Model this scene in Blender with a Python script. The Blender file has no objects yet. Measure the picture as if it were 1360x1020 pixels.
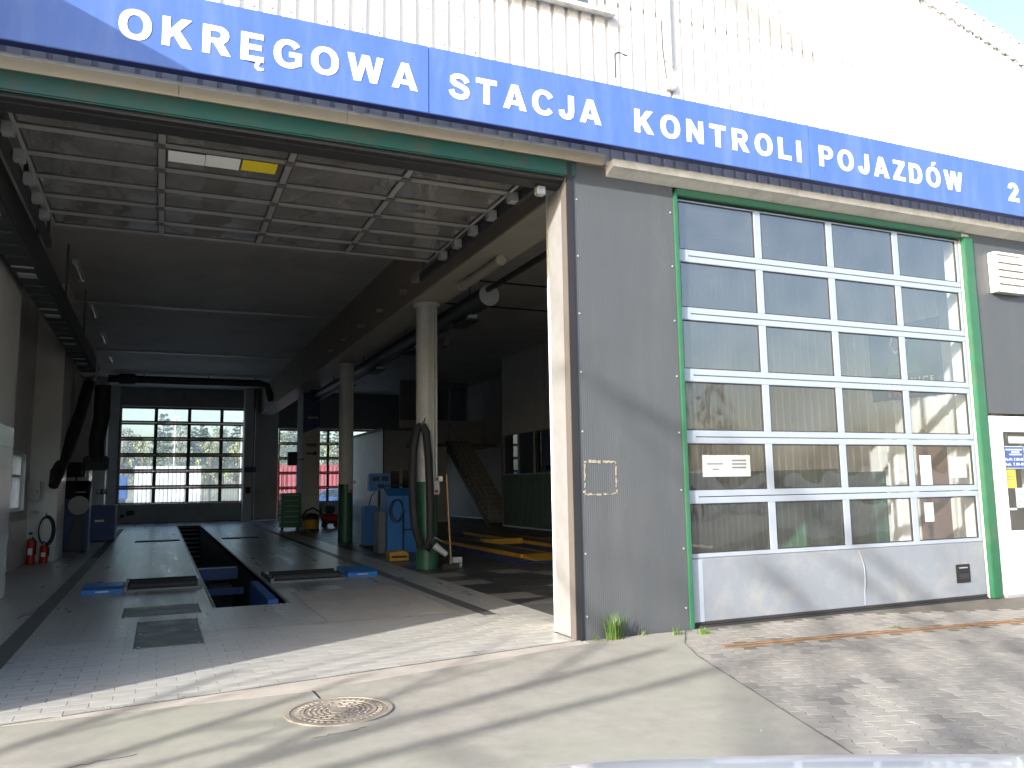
import bpy, bmesh, math, random
from mathutils import Vector, Matrix, Euler

random.seed(11)
sc = bpy.context.scene
C = sc.collection

# ------------------------------------------------------------------ camera
cam_d = bpy.data.cameras.new("camera")
cam = bpy.data.objects.new("camera", cam_d)
C.objects.link(cam)
cam_d.sensor_width = 36.0
cam_d.lens = 28.473
cam_d.clip_start = 0.05
cam_d.clip_end = 2000
R3 = ((0.91806897, -0.03523975, -0.39485128),
      (-0.39614783, -0.11850576, -0.91050716),
      (-0.0147061, 0.99232784, -0.12275661))
mw = Matrix(R3).to_4x4()
mw.translation = (-5.2317, -7.3808, 1.55)
cam.matrix_world = mw
sc.camera = cam

# ------------------------------------------------------------------ sky, sun, exposure
SUN = Vector((1.0, 0.55, -0.42)).normalized()
world = bpy.data.worlds.new("World")
sc.world = world
world.use_nodes = True
wn = world.node_tree
sky = wn.nodes.new("ShaderNodeTexSky")
sky.sky_type = 'NISHITA'
sky.sun_disc = False
sky.sun_elevation = math.radians(20.2)
sky.sun_rotation = math.radians(241.2)
sky.air_density = 1.0
sky.dust_density = 3.0
bg = wn.nodes["Background"]
bg.inputs["Strength"].default_value = 0.15
wn.links.new(sky.outputs[0], bg.inputs["Color"])
sun_d = bpy.data.lights.new("sun", 'SUN')
sun_d.energy = 3.2
sun_d.angle = math.radians(0.53)
sun_d.color = (1.0, 0.95, 0.87)
sun = bpy.data.objects.new("sun", sun_d)
C.objects.link(sun)
sun.rotation_euler = SUN.to_track_quat('-Z', 'Y').to_euler()
sun.location = (-40, -22, 25)
vs = sc.view_settings
sc.display_settings.display_device = 'sRGB'
vs.view_transform = 'Standard'
vs.look = 'None'
vs.exposure = 1.82
vs.gamma = 1.0
vs.use_curve_mapping = False
cy = sc.cycles
cy.use_denoising = True
cy.max_bounces = 10
cy.diffuse_bounces = 5
cy.glossy_bounces = 5
cy.transparent_max_bounces = 16
cy.sample_clamp_indirect = 6.0
cy.caustics_reflective = False
cy.caustics_refractive = False

# ------------------------------------------------------------------ materials
MATS = {}


def nodes(name):
    m = bpy.data.materials.new(name)
    m.use_nodes = True
    nt = m.node_tree
    return m, nt, nt.nodes["Principled BSDF"]


def mat(name, col, rough=.6, metal=0.0, var=.12, scale=2.5, bump=0.0, bscale=60, rnd=0.0,
        dirt=None, dirt_amt=.5, dirt_scale=1.2, stretch=(1, 1, 1), spec=.5, coat=0.0, rvar=.0, tint=None):
    """painted / mineral surface: base colour with fine and broad mottling, optional dirt, relief, per-piece variation"""
    if name in MATS:
        return MATS[name]
    m, nt, bs = nodes(name)
    L = nt.links.new
    tc = nt.nodes.new("ShaderNodeTexCoord")
    mp = nt.nodes.new("ShaderNodeMapping")
    mp.inputs["Scale"].default_value = stretch
    L(tc.outputs["Object"], mp.inputs["Vector"])
    n1 = nt.nodes.new("ShaderNodeTexNoise")
    n1.inputs["Scale"].default_value = scale
    n1.inputs["Detail"].default_value = 8
    n1.inputs["Roughness"].default_value = .65
    L(mp.outputs[0], n1.inputs["Vector"])
    mr = nt.nodes.new("ShaderNodeMapRange")
    mr.inputs["From Min"].default_value = .25
    mr.inputs["From Max"].default_value = .75
    mr.inputs["To Min"].default_value = 1 - var
    mr.inputs["To Max"].default_value = 1 + var
    L(n1.outputs["Fac"], mr.inputs["Value"])
    val = mr.outputs[0]
    if rnd:
        oi = nt.nodes.new("ShaderNodeObjectInfo")
        r2 = nt.nodes.new("ShaderNodeMapRange")
        r2.inputs["To Min"].default_value = 1 - rnd
        r2.inputs["To Max"].default_value = 1 + rnd
        L(oi.outputs["Random"], r2.inputs["Value"])
        mm = nt.nodes.new("ShaderNodeMath")
        mm.operation = 'MULTIPLY'
        L(val, mm.inputs[0])
        L(r2.outputs[0], mm.inputs[1])
        val = mm.outputs[0]
    vm = nt.nodes.new("ShaderNodeVectorMath")
    vm.operation = 'SCALE'
    vm.inputs[0].default_value = col
    L(val, vm.inputs["Scale"])
    out = vm.outputs[0]
    if tint is not None:
        n4 = nt.nodes.new("ShaderNodeTexNoise")
        n4.inputs["Scale"].default_value = .45
        n4.inputs["Detail"].default_value = 5
        L(mp.outputs[0], n4.inputs["Vector"])
        r4 = nt.nodes.new("ShaderNodeMapRange")
        r4.inputs["From Min"].default_value = .42
        r4.inputs["From Max"].default_value = .62
        L(n4.outputs["Fac"], r4.inputs["Value"])
        mt = nt.nodes.new("ShaderNodeMix")
        mt.data_type = 'RGBA'
        mt.inputs[7].default_value = (*tint, 1)
        L(r4.outputs[0], mt.inputs[0])
        L(out, mt.inputs[6])
        out = mt.outputs[2]
    if dirt is not None:
        n2 = nt.nodes.new("ShaderNodeTexNoise")
        n2.inputs["Scale"].default_value = dirt_scale
        n2.inputs["Detail"].default_value = 10
        n2.inputs["Roughness"].default_value = .7
        n2.inputs["Distortion"].default_value = .4
        L(mp.outputs[0], n2.inputs["Vector"])
        r3 = nt.nodes.new("ShaderNodeMapRange")
        r3.inputs["From Min"].default_value = .48
        r3.inputs["From Max"].default_value = .72
        r3.inputs["To Max"].default_value = dirt_amt
        L(n2.outputs["Fac"], r3.inputs["Value"])
        mx = nt.nodes.new("ShaderNodeMix")
        mx.data_type = 'RGBA'
        mx.inputs[7].default_value = (*dirt, 1)
        L(r3.outputs[0], mx.inputs[0])
        L(out, mx.inputs[6])
        out = mx.outputs[2]
    L(out, bs.inputs["Base Color"])
    bs.inputs["Roughness"].default_value = rough
    if rvar:
        rr = nt.nodes.new("ShaderNodeMapRange")
        rr.inputs["From Min"].default_value = .3
        rr.inputs["From Max"].default_value = .7
        rr.inputs["To Min"].default_value = max(.02, rough - rvar)
        rr.inputs["To Max"].default_value = rough + rvar
        L(n1.outputs["Fac"], rr.inputs["Value"])
        L(rr.outputs[0], bs.inputs["Roughness"])
    bs.inputs["Metallic"].default_value = metal
    bs.inputs["Specular IOR Level"].default_value = spec
    bs.inputs["Coat Weight"].default_value = coat
    bs.inputs["Coat Roughness"].default_value = .05
    if bump:
        n3 = nt.nodes.new("ShaderNodeTexNoise")
        n3.inputs["Scale"].default_value = bscale
        n3.inputs["Detail"].default_value = 6
        L(mp.outputs[0], n3.inputs["Vector"])
        bp = nt.nodes.new("ShaderNodeBump")
        bp.inputs["Strength"].default_value = bump
        bp.inputs["Distance"].default_value = .02
        L(n3.outputs["Fac"], bp.inputs["Height"])
        L(bp.outputs[0], bs.inputs["Normal"])
    MATS[name] = m
    return m


def glass_mat(name, tint=(.9, .93, .95), ior=1.7, wob=0.0, wscale=1.6, dust_haze=0.0, dcol=(.5, .5, .5), veil=False):
    """thin pane: transparent with Fresnel reflection, slight dust, optional waviness, veil for imitated haze"""
    if name in MATS:
        return MATS[name]
    m, nt, bs = nodes(name)
    L = nt.links.new
    nt.nodes.remove(bs)
    o = nt.nodes["Material Output"]
    tr = nt.nodes.new("ShaderNodeBsdfTransparent")
    tr.inputs[0].default_value = (*tint, 1)
    gl = nt.nodes.new("ShaderNodeBsdfGlossy")
    gl.inputs["Roughness"].default_value = .015
    gl.inputs["Color"].default_value = (.95, .97, 1, 1)
    fr = nt.nodes.new("ShaderNodeFresnel")
    fr.inputs["IOR"].default_value = ior
    mx = nt.nodes.new("ShaderNodeMixShader")
    ge = nt.nodes.new("ShaderNodeNewGeometry")      # reflect at the outer skin of the slab only
    iv = nt.nodes.new("ShaderNodeMath")
    iv.operation = 'SUBTRACT'
    iv.inputs[0].default_value = 1.0
    L(ge.outputs["Backfacing"], iv.inputs[1])
    fm = nt.nodes.new("ShaderNodeMath")
    fm.operation = 'MULTIPLY'
    L(fr.outputs[0], fm.inputs[0])
    L(iv.outputs[0], fm.inputs[1])
    L(fm.outputs[0], mx.inputs[0])
    L(tr.outputs[0], mx.inputs[1])
    L(gl.outputs[0], mx.inputs[2])
    res = mx.outputs[0]
    tc = nt.nodes.new("ShaderNodeTexCoord")
    if wob:
        n = nt.nodes.new("ShaderNodeTexNoise")
        n.inputs["Scale"].default_value = wscale
        n.inputs["Detail"].default_value = 1.5
        L(tc.outputs["Object"], n.inputs["Vector"])
        bp = nt.nodes.new("ShaderNodeBump")
        bp.inputs["Strength"].default_value = wob
        bp.inputs["Distance"].default_value = .12
        L(n.outputs["Fac"], bp.inputs["Height"])
        L(bp.outputs[0], gl.inputs["Normal"])
    if dust_haze:
        df = nt.nodes.new("ShaderNodeBsdfTranslucent" if veil else "ShaderNodeBsdfDiffuse")   # veil: translucent layer stands in for hazy air and glare
        df.inputs[0].default_value = (*dcol, 1)
        n = nt.nodes.new("ShaderNodeTexNoise")
        n.inputs["Scale"].default_value = 2.2
        n.inputs["Detail"].default_value = 8
        L(tc.outputs["Object"], n.inputs["Vector"])
        r = nt.nodes.new("ShaderNodeMapRange")
        r.inputs["From Min"].default_value = .35
        r.inputs["From Max"].default_value = .75
        r.inputs["To Min"].default_value = dust_haze * .4
        r.inputs["To Max"].default_value = dust_haze
        L(n.outputs["Fac"], r.inputs["Value"])
        m2 = nt.nodes.new("ShaderNodeMixShader")
        L(r.outputs[0], m2.inputs[0])
        L(res, m2.inputs[1])
        L(df.outputs[0], m2.inputs[2])
        res = m2.outputs[0]
    L(res, o.inputs["Surface"])
    MATS[name] = m
    return m


def leaf_mat(name, col, rnd=.25, var=.35):
    m = mat(name, col, rough=.55, var=var, scale=.9, rnd=rnd)
    return m


white_sheet = mat("white_sheet", (.6, .605, .61), rough=.45, var=.05, dirt=(.5, .49, .45), dirt_amt=.25, stretch=(3, 3, .6))
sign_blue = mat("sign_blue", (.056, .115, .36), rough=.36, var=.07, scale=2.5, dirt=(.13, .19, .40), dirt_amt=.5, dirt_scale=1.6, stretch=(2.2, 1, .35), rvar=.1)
letter_white = mat("letter_white", (.82, .82, .8), rough=.45, var=.03)
alu = mat("aluminium", (.33, .38, .455), rough=.4, metal=.3, var=.04, scale=6, stretch=(.3, 1, 1))
alu_panel = mat("aluminium_panel", (.2, .225, .268), rough=.48, metal=.2, var=.05, scale=1.2, dirt=(.4, .38, .34), dirt_amt=.35, dirt_scale=2)
alu_dim = mat("door_frame_grey", (.34, .33, .32), rough=.45, metal=.3, var=.08)
dark_frame = mat("dark_frame", (.1, .09, .085), rough=.6, var=.1)
clad_grey = mat("cladding_grey", (.056, .063, .073), rough=.47, var=.07, scale=1.2, rvar=.08, dirt=(.1, .098, .095), dirt_amt=.25, dirt_scale=1.3, stretch=(2.5, 1, .35))
green_paint = mat("green_paint", (.02, .105, .055), rough=.42, var=.15, scale=4, dirt=(.1, .08, .05), dirt_amt=.35, dirt_scale=3)
green_dark = mat("green_wainscot", (.012, .055, .03), rough=.5, var=.12)
teal_paint = mat("teal_beam", (.008, .07, .054), rough=.4, var=.12, scale=5, dirt=(.12, .04, .02), dirt_amt=.45, dirt_scale=2.5)
black_rub = mat("black_rubber", (.02, .02, .022), rough=.65, var=.2)
black_pl = mat("black_plastic", (.012, .012, .016), rough=.55, var=.1)
beige = mat("beige_flashing", (.52, .47, .38), rough=.5, var=.05, dirt=(.3, .25, .18), dirt_amt=.35, dirt_scale=2)
trim_white = mat("trim_white", (.72, .72, .69), rough=.45, var=.06, dirt=(.3, .29, .26), dirt_amt=.5, dirt_scale=4)
soffit_grey = mat("soffit_sheet", (.5, .49, .46), rough=.6, var=.15, dirt=(.18, .17, .15), dirt_amt=.6, dirt_scale=5)
concrete = mat("concrete", (.245, .235, .213), rough=.9, var=.2, scale=5, bump=.3, bscale=300, dirt=(.17, .165, .152), dirt_amt=.6, dirt_scale=1.7, tint=(.24, .246, .205))
concrete_b = mat("concrete_strip", (.34, .315, .285), rough=.85, var=.16, scale=3, bump=.3, bscale=70, dirt=(.22, .2, .18), dirt_amt=.5, dirt_scale=1.5)
asphalt = mat("yard_asphalt", (.2, .195, .185), rough=.9, var=.2, scale=.8, bump=.3, bscale=120, dirt=(.3, .28, .24), dirt_amt=.6, dirt_scale=.15)
paver_m = mat("paver_stone", (.245, .235, .217), rough=.9, var=.16, scale=9, bump=.35, bscale=160, rnd=.13, dirt=(.36, .33, .28), dirt_amt=.5, dirt_scale=1.1)
paver_d = mat("paver_stone_dark", (.19, .184, .174), rough=.9, var=.18, scale=9, bump=.35, bscale=160, rnd=.16, dirt=(.33, .3, .26), dirt_amt=.5, dirt_scale=1.3)
joint_sand = mat("joint_sand", (.11, .1, .085), rough=1, var=.3, scale=12, bump=.4, bscale=200)
tile_m = mat("floor_tile", (.39, .385, .37), rough=.34, var=.12, scale=2.2, rnd=.05, dirt=(.2, .19, .17), dirt_amt=.5, dirt_scale=.7, rvar=.12)
tile_far = mat("floor_tile_worn", (.39, .385, .37), rough=.3, var=.14, scale=1.6, dirt=(.16, .155, .15), dirt_amt=.3, dirt_scale=1.1, rvar=.05, stretch=(2.2, .22, 1))


def tyre_tracks(m):
    """dark rubber lanes left by wheels either side of the pit"""
    nt = m.node_tree
    L = nt.links.new
    bs = nt.nodes["Principled BSDF"]
    src = bs.inputs["Base Color"].links[0].from_socket
    tc = nt.nodes.new("ShaderNodeTexCoord")
    sx = nt.nodes.new("ShaderNodeSeparateXYZ")
    L(tc.outputs["Object"], sx.inputs[0])
    no = nt.nodes.new("ShaderNodeTexNoise")
    no.inputs["Scale"].default_value = 3.0
    no.inputs["Detail"].default_value = 6
    mp = nt.nodes.new("ShaderNodeMapping")
    mp.inputs["Scale"].default_value = (3, .25, 1)
    L(tc.outputs["Object"], mp.inputs[0])
    L(mp.outputs[0], no.inputs["Vector"])
    tot = None
    for c, w in ((-5.15, .34), (-2.95, .34)):
        a = nt.nodes.new("ShaderNodeMath"); a.operation = 'SUBTRACT'; a.inputs[1].default_value = c
        L(sx.outputs[0], a.inputs[0])
        b = nt.nodes.new("ShaderNodeMath"); b.operation = 'ABSOLUTE'
        L(a.outputs[0], b.inputs[0])
        r = nt.nodes.new("ShaderNodeMapRange")
        r.inputs["From Min"].default_value = w
        r.inputs["From Max"].default_value = w * .6
        L(b.outputs[0], r.inputs["Value"])
        if tot is None: tot = r.outputs[0]
        else:
            s = nt.nodes.new("ShaderNodeMath"); s.operation = 'MAXIMUM'
            L(tot, s.inputs[0]); L(r.outputs[0], s.inputs[1])
            tot = s.outputs[0]
    f = nt.nodes.new("ShaderNodeMath"); f.operation = 'MULTIPLY'
    L(tot, f.inputs[0]); L(no.outputs["Fac"], f.inputs[1])
    mx = nt.nodes.new("ShaderNodeMix"); mx.data_type = 'RGBA'
    mx.inputs[7].default_value = (.09, .088, .085, 1)
    L(f.outputs[0], mx.inputs[0]); L(src, mx.inputs[6])
    L(mx.outputs[2], bs.inputs["Base Color"])


tyre_tracks(tile_far)
tile_dk = mat("dark_tile", (.065, .066, .068), rough=.38, var=.2, rnd=.2, rvar=.1, dirt=(.12, .115, .11), dirt_amt=.4)
tile_lt = mat("light_tile", (.24, .235, .22), rough=.4, var=.12, rnd=.1, rvar=.1)
grout = mat("floor_grout", (.17, .165, .155), rough=.7, var=.15)
iron = mat("cast_iron", (.26, .235, .205), rough=.7, metal=.25, var=.2, scale=14, bump=.2, bscale=140)
iron_dk = mat("cast_iron_dark", (.19, .165, .14), rough=.8, metal=.1, var=.2, scale=14)
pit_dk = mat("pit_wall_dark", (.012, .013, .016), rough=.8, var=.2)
rust = mat("rusty_steel", (.2, .115, .06), rough=.8, var=.35, scale=7, dirt=(.1, .07, .05), dirt_amt=.8, dirt_scale=5)
steel = mat("steel_plate", (.13, .135, .14), rough=.42, metal=.6, var=.2, scale=4, rvar=.12)
steel_lt = mat("galvanised_steel", (.45, .46, .47), rough=.42, metal=.6, var=.1, scale=8)
ceil_m = mat("ceiling_board", (.6, .57, .54), rough=.7, var=.08, scale=.8, dirt=(.3, .28, .26), dirt_amt=.5, dirt_scale=.35)
wall_in = mat("plaster_wall", (.56, .555, .54), rough=.8, var=.1, scale=.8, dirt=(.28, .27, .25), dirt_amt=.5, dirt_scale=.5)
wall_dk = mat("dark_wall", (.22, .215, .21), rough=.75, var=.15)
white_reveal = mat("white_reveal", (.8, .8, .79), rough=.55, var=.05, dirt=(.4, .37, .33), dirt_amt=.25, dirt_scale=1.5)
tile_wall = mat("white_wall_tile", (.6, .61, .6), rough=.25, var=.05, rnd=.04)
rib_beige = mat("ribbed_wall", (.5, .485, .46), rough=.55, var=.06, scale=1)
duct_dk = mat("duct_dark", (.05, .052, .056), rough=.5, metal=.4, var=.15)
col_white = mat("column_white", (.58, .58, .565), rough=.5, var=.08, dirt=(.3, .27, .22), dirt_amt=.45, dirt_scale=2.5)
beam_brown = mat("beam_brown", (.3, .245, .2), rough=.65, var=.12)
blue_eq = mat("blue_enamel", (.025, .17, .48), rough=.38, var=.08, dirt=(.02, .06, .14), dirt_amt=.4, dirt_scale=3)
blue_mid = mat("blue_jack", (.015, .07, .26), rough=.5, var=.15)
blue_dk = mat("blue_steel", (.015, .05, .19), rough=.45, var=.15)
red_eq = mat("red_enamel", (.42, .015, .012), rough=.35, var=.08)
yellow_eq = mat("yellow_enamel", (.5, .28, .02), rough=.45, var=.12, dirt=(.2, .12, .03), dirt_amt=.5, dirt_scale=4)
green_eq = mat("green_cabinet", (.012, .16, .07), rough=.4, var=.08)
grey_eq = mat("grey_enamel", (.4, .41, .41), rough=.45, var=.06)
paper = mat("paper_white", (.8, .8, .78), rough=.7, var=.02)
paper_y = mat("paper_yellow", (.78, .6, .02), rough=.7, var=.03)
print_grey = mat("print_grey", (.25, .25, .27), rough=.7, var=.1)
print_blue = mat("print_blue", (.03, .09, .36), rough=.5, var=.05)
pvc_white = mat("pvc_white", (.8, .8, .79), rough=.3, var=.02)
wood = mat("wood_handle", (.42, .25, .12), rough=.55, var=.2, stretch=(8, 8, .6))
lamp_case = mat("lamp_case", (.6, .59, .55), rough=.45, var=.06)
tube_glass = mat("lamp_diffuser", (.75, .75, .72), rough=.2, var=.02)
stair_m = mat("stair_tread", (.33, .24, .18), rough=.7, var=.15)
screen = mat("dark_screen", (.01, .012, .015), rough=.12, var=.05)
bark = mat("tree_bark", (.11, .085, .06), rough=.95, var=.3, scale=6, bump=.5, bscale=25, stretch=(1, 1, .35))
grass_m = leaf_mat("grass_blade", (.075, .145, .028))
leaf_pine = leaf_mat("pine_foliage", (.08, .11, .065))
leaf_mid = leaf_mat("leaf_mid", (.15, .17, .09))
leaf_spring = leaf_mat("leaf_spring", (.24, .25, .1))
meadow = mat("meadow_ground", (.26, .25, .17), rough=1, var=.35, scale=.3, dirt=(.2, .17, .1), dirt_amt=.6, dirt_scale=.1)
car_paint = mat("silver_car_paint", (.66, .69, .76), rough=.3, metal=.25, var=.01, coat=.8)
car_blue = mat("blue_car_paint", (.03, .12, .4), rough=.3, metal=.2, var=.02, coat=.8)
red_cont = mat("container_red", (.36, .035, .028), rough=.6, var=.15, dirt=(.25, .08, .05), dirt_amt=.5, dirt_scale=1.5)
fence_white = mat("fence_sheet", (.55, .55, .56), rough=.6, var=.08)
G_clear = glass_mat("pane_clear", tint=(.88, .91, .93), ior=1.55, dust_haze=.05)
G_door = glass_mat("pane_acrylic", tint=(.9, .93, .95), ior=2.7, wob=.03, wscale=.9, dust_haze=.05)
G_wave = glass_mat("pane_acrylic_wavy", tint=(.92, .94, .95), ior=2.1, wob=.2, wscale=1.1, dust_haze=.05)
G_open = glass_mat("pane_overhead", tint=(.5, .5, .5), ior=1.9, wob=.2, wscale=1.3, dust_haze=.4, dcol=(.42, .4, .38))
G_far = glass_mat("pane_far", tint=(.88, .92, .93), ior=1.5, wob=.0, dust_haze=.26, dcol=(.8, .85, .85), veil=True)  # whitish veil mixed in to imitate haze outdoors
G_car = glass_mat("car_glass", tint=(.25, .28, .28), ior=1.6)

# ------------------------------------------------------------------ mesh helpers
WM = {}   # world matrix of every parent


class MB:
    """collects simple shapes given in world coordinates (or through T) and links them as ONE mesh object"""

    def __init__(s, T=None):
        s.v = []
        s.f = []
        s.sm = []
        s.T = T

    def add(s, vs, fs, smooth=False):
        n = len(s.v)
        for p in vs:
            p = Vector(p)
            s.v.append(s.T @ p if s.T else p)
        for f in fs:
            s.f.append([n + i for i in f])
            s.sm.append(smooth)
        return s

    def box(s, x0, x1, y0, y1, z0, z1, bev=0.0):
        if x0 > x1: x0, x1 = x1, x0
        if y0 > y1: y0, y1 = y1, y0
        if z0 > z1: z0, z1 = z1, z0
        if bev <= 0:
            return s.add([(x0, y0, z0), (x1, y0, z0), (x1, y1, z0), (x0, y1, z0), (x0, y0, z1), (x1, y0, z1), (x1, y1, z1), (x0, y1, z1)],
                         [(0, 3, 2, 1), (4, 5, 6, 7), (0, 1, 5, 4), (1, 2, 6, 5), (2, 3, 7, 6), (3, 0, 4, 7)])
        b = min(bev, (x1 - x0) * .45, (y1 - y0) * .45, (z1 - z0) * .45)
        bm = bmesh.new()
        bmesh.ops.create_cube(bm, size=1)
        for v in bm.verts:
            v.co = Vector(((x0 + x1) / 2 + v.co.x * (x1 - x0), (y0 + y1) / 2 + v.co.y * (y1 - y0), (z0 + z1) / 2 + v.co.z * (z1 - z0)))
        bmesh.ops.bevel(bm, geom=bm.edges[:], offset=b, segments=2, affect='EDGES')
        bm.verts.index_update()
        s.add([v.co.copy() for v in bm.verts], [[v.index for v in f.verts] for f in bm.faces])
        bm.free()
        return s

    def cyl(s, p0, p1, r, n=12, r2=None, caps=True, smooth=True):
        p0 = Vector(p0)
        p1 = Vector(p1)
        r2 = r if r2 is None else r2
        d = (p1 - p0)
        q = d.to_track_quat('Z', 'Y')
        a = [p0 + q @ Vector((r * math.cos(t * 2 * math.pi / n), r * math.sin(t * 2 * math.pi / n), 0)) for t in range(n)]
        b = [p1 + q @ Vector((r2 * math.cos(t * 2 * math.pi / n), r2 * math.sin(t * 2 * math.pi / n), 0)) for t in range(n)]
        s.add(a + b, [(i, (i + 1) % n, n + (i + 1) % n, n + i) for i in range(n)], smooth)
        if caps:
            s.add(a, [list(range(n))[::-1]])
            s.add(b, [list(range(n))])
        return s

    def tube(s, pts, r, n=8, caps=True):
        pts = [Vector(p) for p in pts]
        rs = r if isinstance(r, (list, tuple)) else [r] * len(pts)
        rings = []
        up = None
        for i, p in enumerate(pts):
            d = (pts[min(i + 1, len(pts) - 1)] - pts[max(i - 1, 0)]).normalized()
            if up is None:
                up = Vector((0, 0, 1)) if abs(d.z) < .9 else Vector((1, 0, 0))
            e1 = d.cross(up).normalized()
            up = e1.cross(d).normalized()
            rings.append([p + rs[i] * (math.cos(t * 2 * math.pi / n) * e1 + math.sin(t * 2 * math.pi / n) * up) for t in range(n)])
        vs = [v for k in rings for v in k]
        fs = []
        for i in range(len(pts) - 1):
            for j in range(n):
                fs.append((i * n + j, i * n + (j + 1) % n, (i + 1) * n + (j + 1) % n, (i + 1) * n + j))
        s.add(vs, fs, True)
        if caps:
            s.add(rings[0], [list(range(n))])
            s.add(rings[-1], [list(range(n))[::-1]])
        return s

    def prism(s, poly, axis, a, b):
        """poly: 2D outline in the two other axes (x,y,z order kept), extruded along axis from a to b"""
        def mk(p, t):
            if axis == 0: return (t, p[0], p[1])
            if axis == 1: return (p[0], t, p[1])
            return (p[0], p[1], t)
        n = len(poly)
        A = [mk(p, a) for p in poly]
        B = [mk(p, b) for p in poly]
        s.add(A + B, [list(range(n))[::-1], [n + i for i in range(n)]] + [(i, (i + 1) % n, n + (i + 1) % n, n + i) for i in range(n)])
        return s

    def sheet(s, line, axis, a, b):
        """open folded line swept along axis"""
        def mk(p, t):
            if axis == 0: return (t, p[0], p[1])
            if axis == 1: return (p[0], t, p[1])
            return (p[0], p[1], t)
        n = len(line)
        s.add([mk(p, a) for p in line] + [mk(p, b) for p in line], [(i, i + 1, n + i + 1, n + i) for i in range(n - 1)])
        return s

    def sphere(s, c, r, nu=14, nv=8, sc_=(1, 1, 1)):
        c = Vector(c)
        vs = []
        for j in range(nv + 1):
            t = math.pi * j / nv
            for i in range(nu):
                a = 2 * math.pi * i / nu
                vs.append(c + Vector((r * sc_[0] * math.sin(t) * math.cos(a), r * sc_[1] * math.sin(t) * math.sin(a), r * sc_[2] * math.cos(t))))
        fs = [(j * nu + i, (j + 1) * nu + i, (j + 1) * nu + (i + 1) % nu, j * nu + (i + 1) % nu) for j in range(nv) for i in range(nu)]
        return s.add(vs, fs, True)

    def build(s, name, m, parent=None, label=None, kind=None, fix=True):
        me = bpy.data.meshes.new(name)
        vs_ = s.v
        if parent is not None and parent in WM:
            inv = WM[parent].inverted()
            vs_ = [inv @ v for v in vs_]
        me.from_pydata([tuple(v) for v in vs_], [], s.f)
        me.polygons.foreach_set("use_smooth", s.sm)
        me.update()
        if fix and len(s.f) < 40000:
            bm = bmesh.new()
            bm.from_mesh(me)
            bmesh.ops.recalc_face_normals(bm, faces=bm.faces[:])
            bm.to_mesh(me)
            bm.free()
        ms = m if isinstance(m, (list, tuple)) else [m]
        for q in ms:
            me.materials.append(q)
        o = bpy.data.objects.new(name, me)
        C.objects.link(o)
        if parent is not None:
            o.parent = parent
            WM[o] = WM[parent]
        else:
            WM[o] = Matrix.Identity(4)
        if label: o["label"] = label
        if kind: o["kind"] = kind
        return o


def tag(o, label, cat, group=None):
    o["label"] = label
    o["category"] = cat
    if group: o["group"] = group
    return o


def thing(name, label, cat, loc=(0, 0, 0), rz=0.0, group=None):
    o = bpy.data.objects.new(name, None)
    o.empty_display_size = .2
    C.objects.link(o)
    o.location = loc
    o.rotation_euler = (0, 0, rz)
    WM[o] = Matrix.Translation(loc) @ Matrix.Rotation(rz, 4, 'Z')
    return tag(o, label, cat, group)


def local(o):
    """matrix so that an MB takes coordinates local to the thing"""
    return WM[o].copy()


def struct(o):
    o["kind"] = "structure"
    return o


def dup(root, loc, rz=None, label=None, group=None):
    r = root.copy()
    C.objects.link(r)
    r.location = loc
    if rz is not None: r.rotation_euler = (0, 0, rz)
    WM[r] = Matrix.Translation(loc) @ Matrix.Rotation(r.rotation_euler.z, 4, 'Z')
    if label: r["label"] = label
    if group: r["group"] = group
    for ch in list(root.children):
        c = ch.copy()
        C.objects.link(c)
        c.parent = r
        WM[c] = WM[r]
        for g in ch.children:
            d = g.copy()
            C.objects.link(d)
            d.parent = c
    return r


def piece(me, name, parent, loc, rz=0.0):
    """one more piece sharing mesh data, placed in world coordinates under an unrotated parent"""
    o = bpy.data.objects.new(name, me)
    C.objects.link(o)
    o.parent = parent
    off = WM[parent].translation if parent in WM else Vector((0, 0, 0))
    o.location = Vector(loc) - off
    o.rotation_euler = (0, 0, rz)
    return o


def only_mesh(mb, name, m):
    me = bpy.data.meshes.new(name)
    me.from_pydata([tuple(v) for v in mb.v], [], mb.f)
    me.polygons.foreach_set("use_smooth", mb.sm)
    bm = bmesh.new()
    bm.from_mesh(me)
    bmesh.ops.recalc_face_normals(bm, faces=bm.faces[:])
    bm.to_mesh(me)
    bm.free()
    me.materials.append(m)
    me.update()
    return me


def ribs(x0, x1, pitch, depth, y, crest=.62, side=.08, sign=-1):
    """trapezoidal sheet profile between x0 and x1: list of (x, y); crest stands out by depth towards sign"""
    pts = []
    x = x0
    pts.append((x0, y))
    while x + pitch <= x1 + 1e-6:
        a = x + pitch * (1 - crest - 2 * side)
        pts += [(a, y), (a + pitch * side, y + sign * depth), (x + pitch * (1 - side), y + sign * depth), (x + pitch, y)]
        x += pitch
    if x < x1 - 1e-4:
        pts.append((x1, y))
    return pts


GLY = {}


def _ell(cx, cy, rx, ry, a0=0.0, a1=360.0, n=36, p=2.2):
    out = []
    for i in range(n + 1 if abs(a1 - a0) < 359.9 else n):
        a = math.radians(a0 + (a1 - a0) * i / n)
        c, s = math.cos(a), math.sin(a)
        out.append((cx + rx * math.copysign(abs(c) ** (2 / p), c), cy + ry * math.copysign(abs(s) ** (2 / p), s)))
    return out


def _stroke(path, w):
    L_, R_ = [], []
    for i, q in enumerate(path):
        a, b = path[max(0, i - 1)], path[min(len(path) - 1, i + 1)]
        d = Vector((b[0] - a[0], b[1] - a[1])).normalized()
        ww = w[i] if isinstance(w, list) else w
        L_.append((q[0] - d.y * ww / 2, q[1] + d.x * ww / 2))
        R_.append((q[0] + d.y * ww / 2, q[1] - d.x * ww / 2))
    return L_ + R_[::-1]


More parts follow.
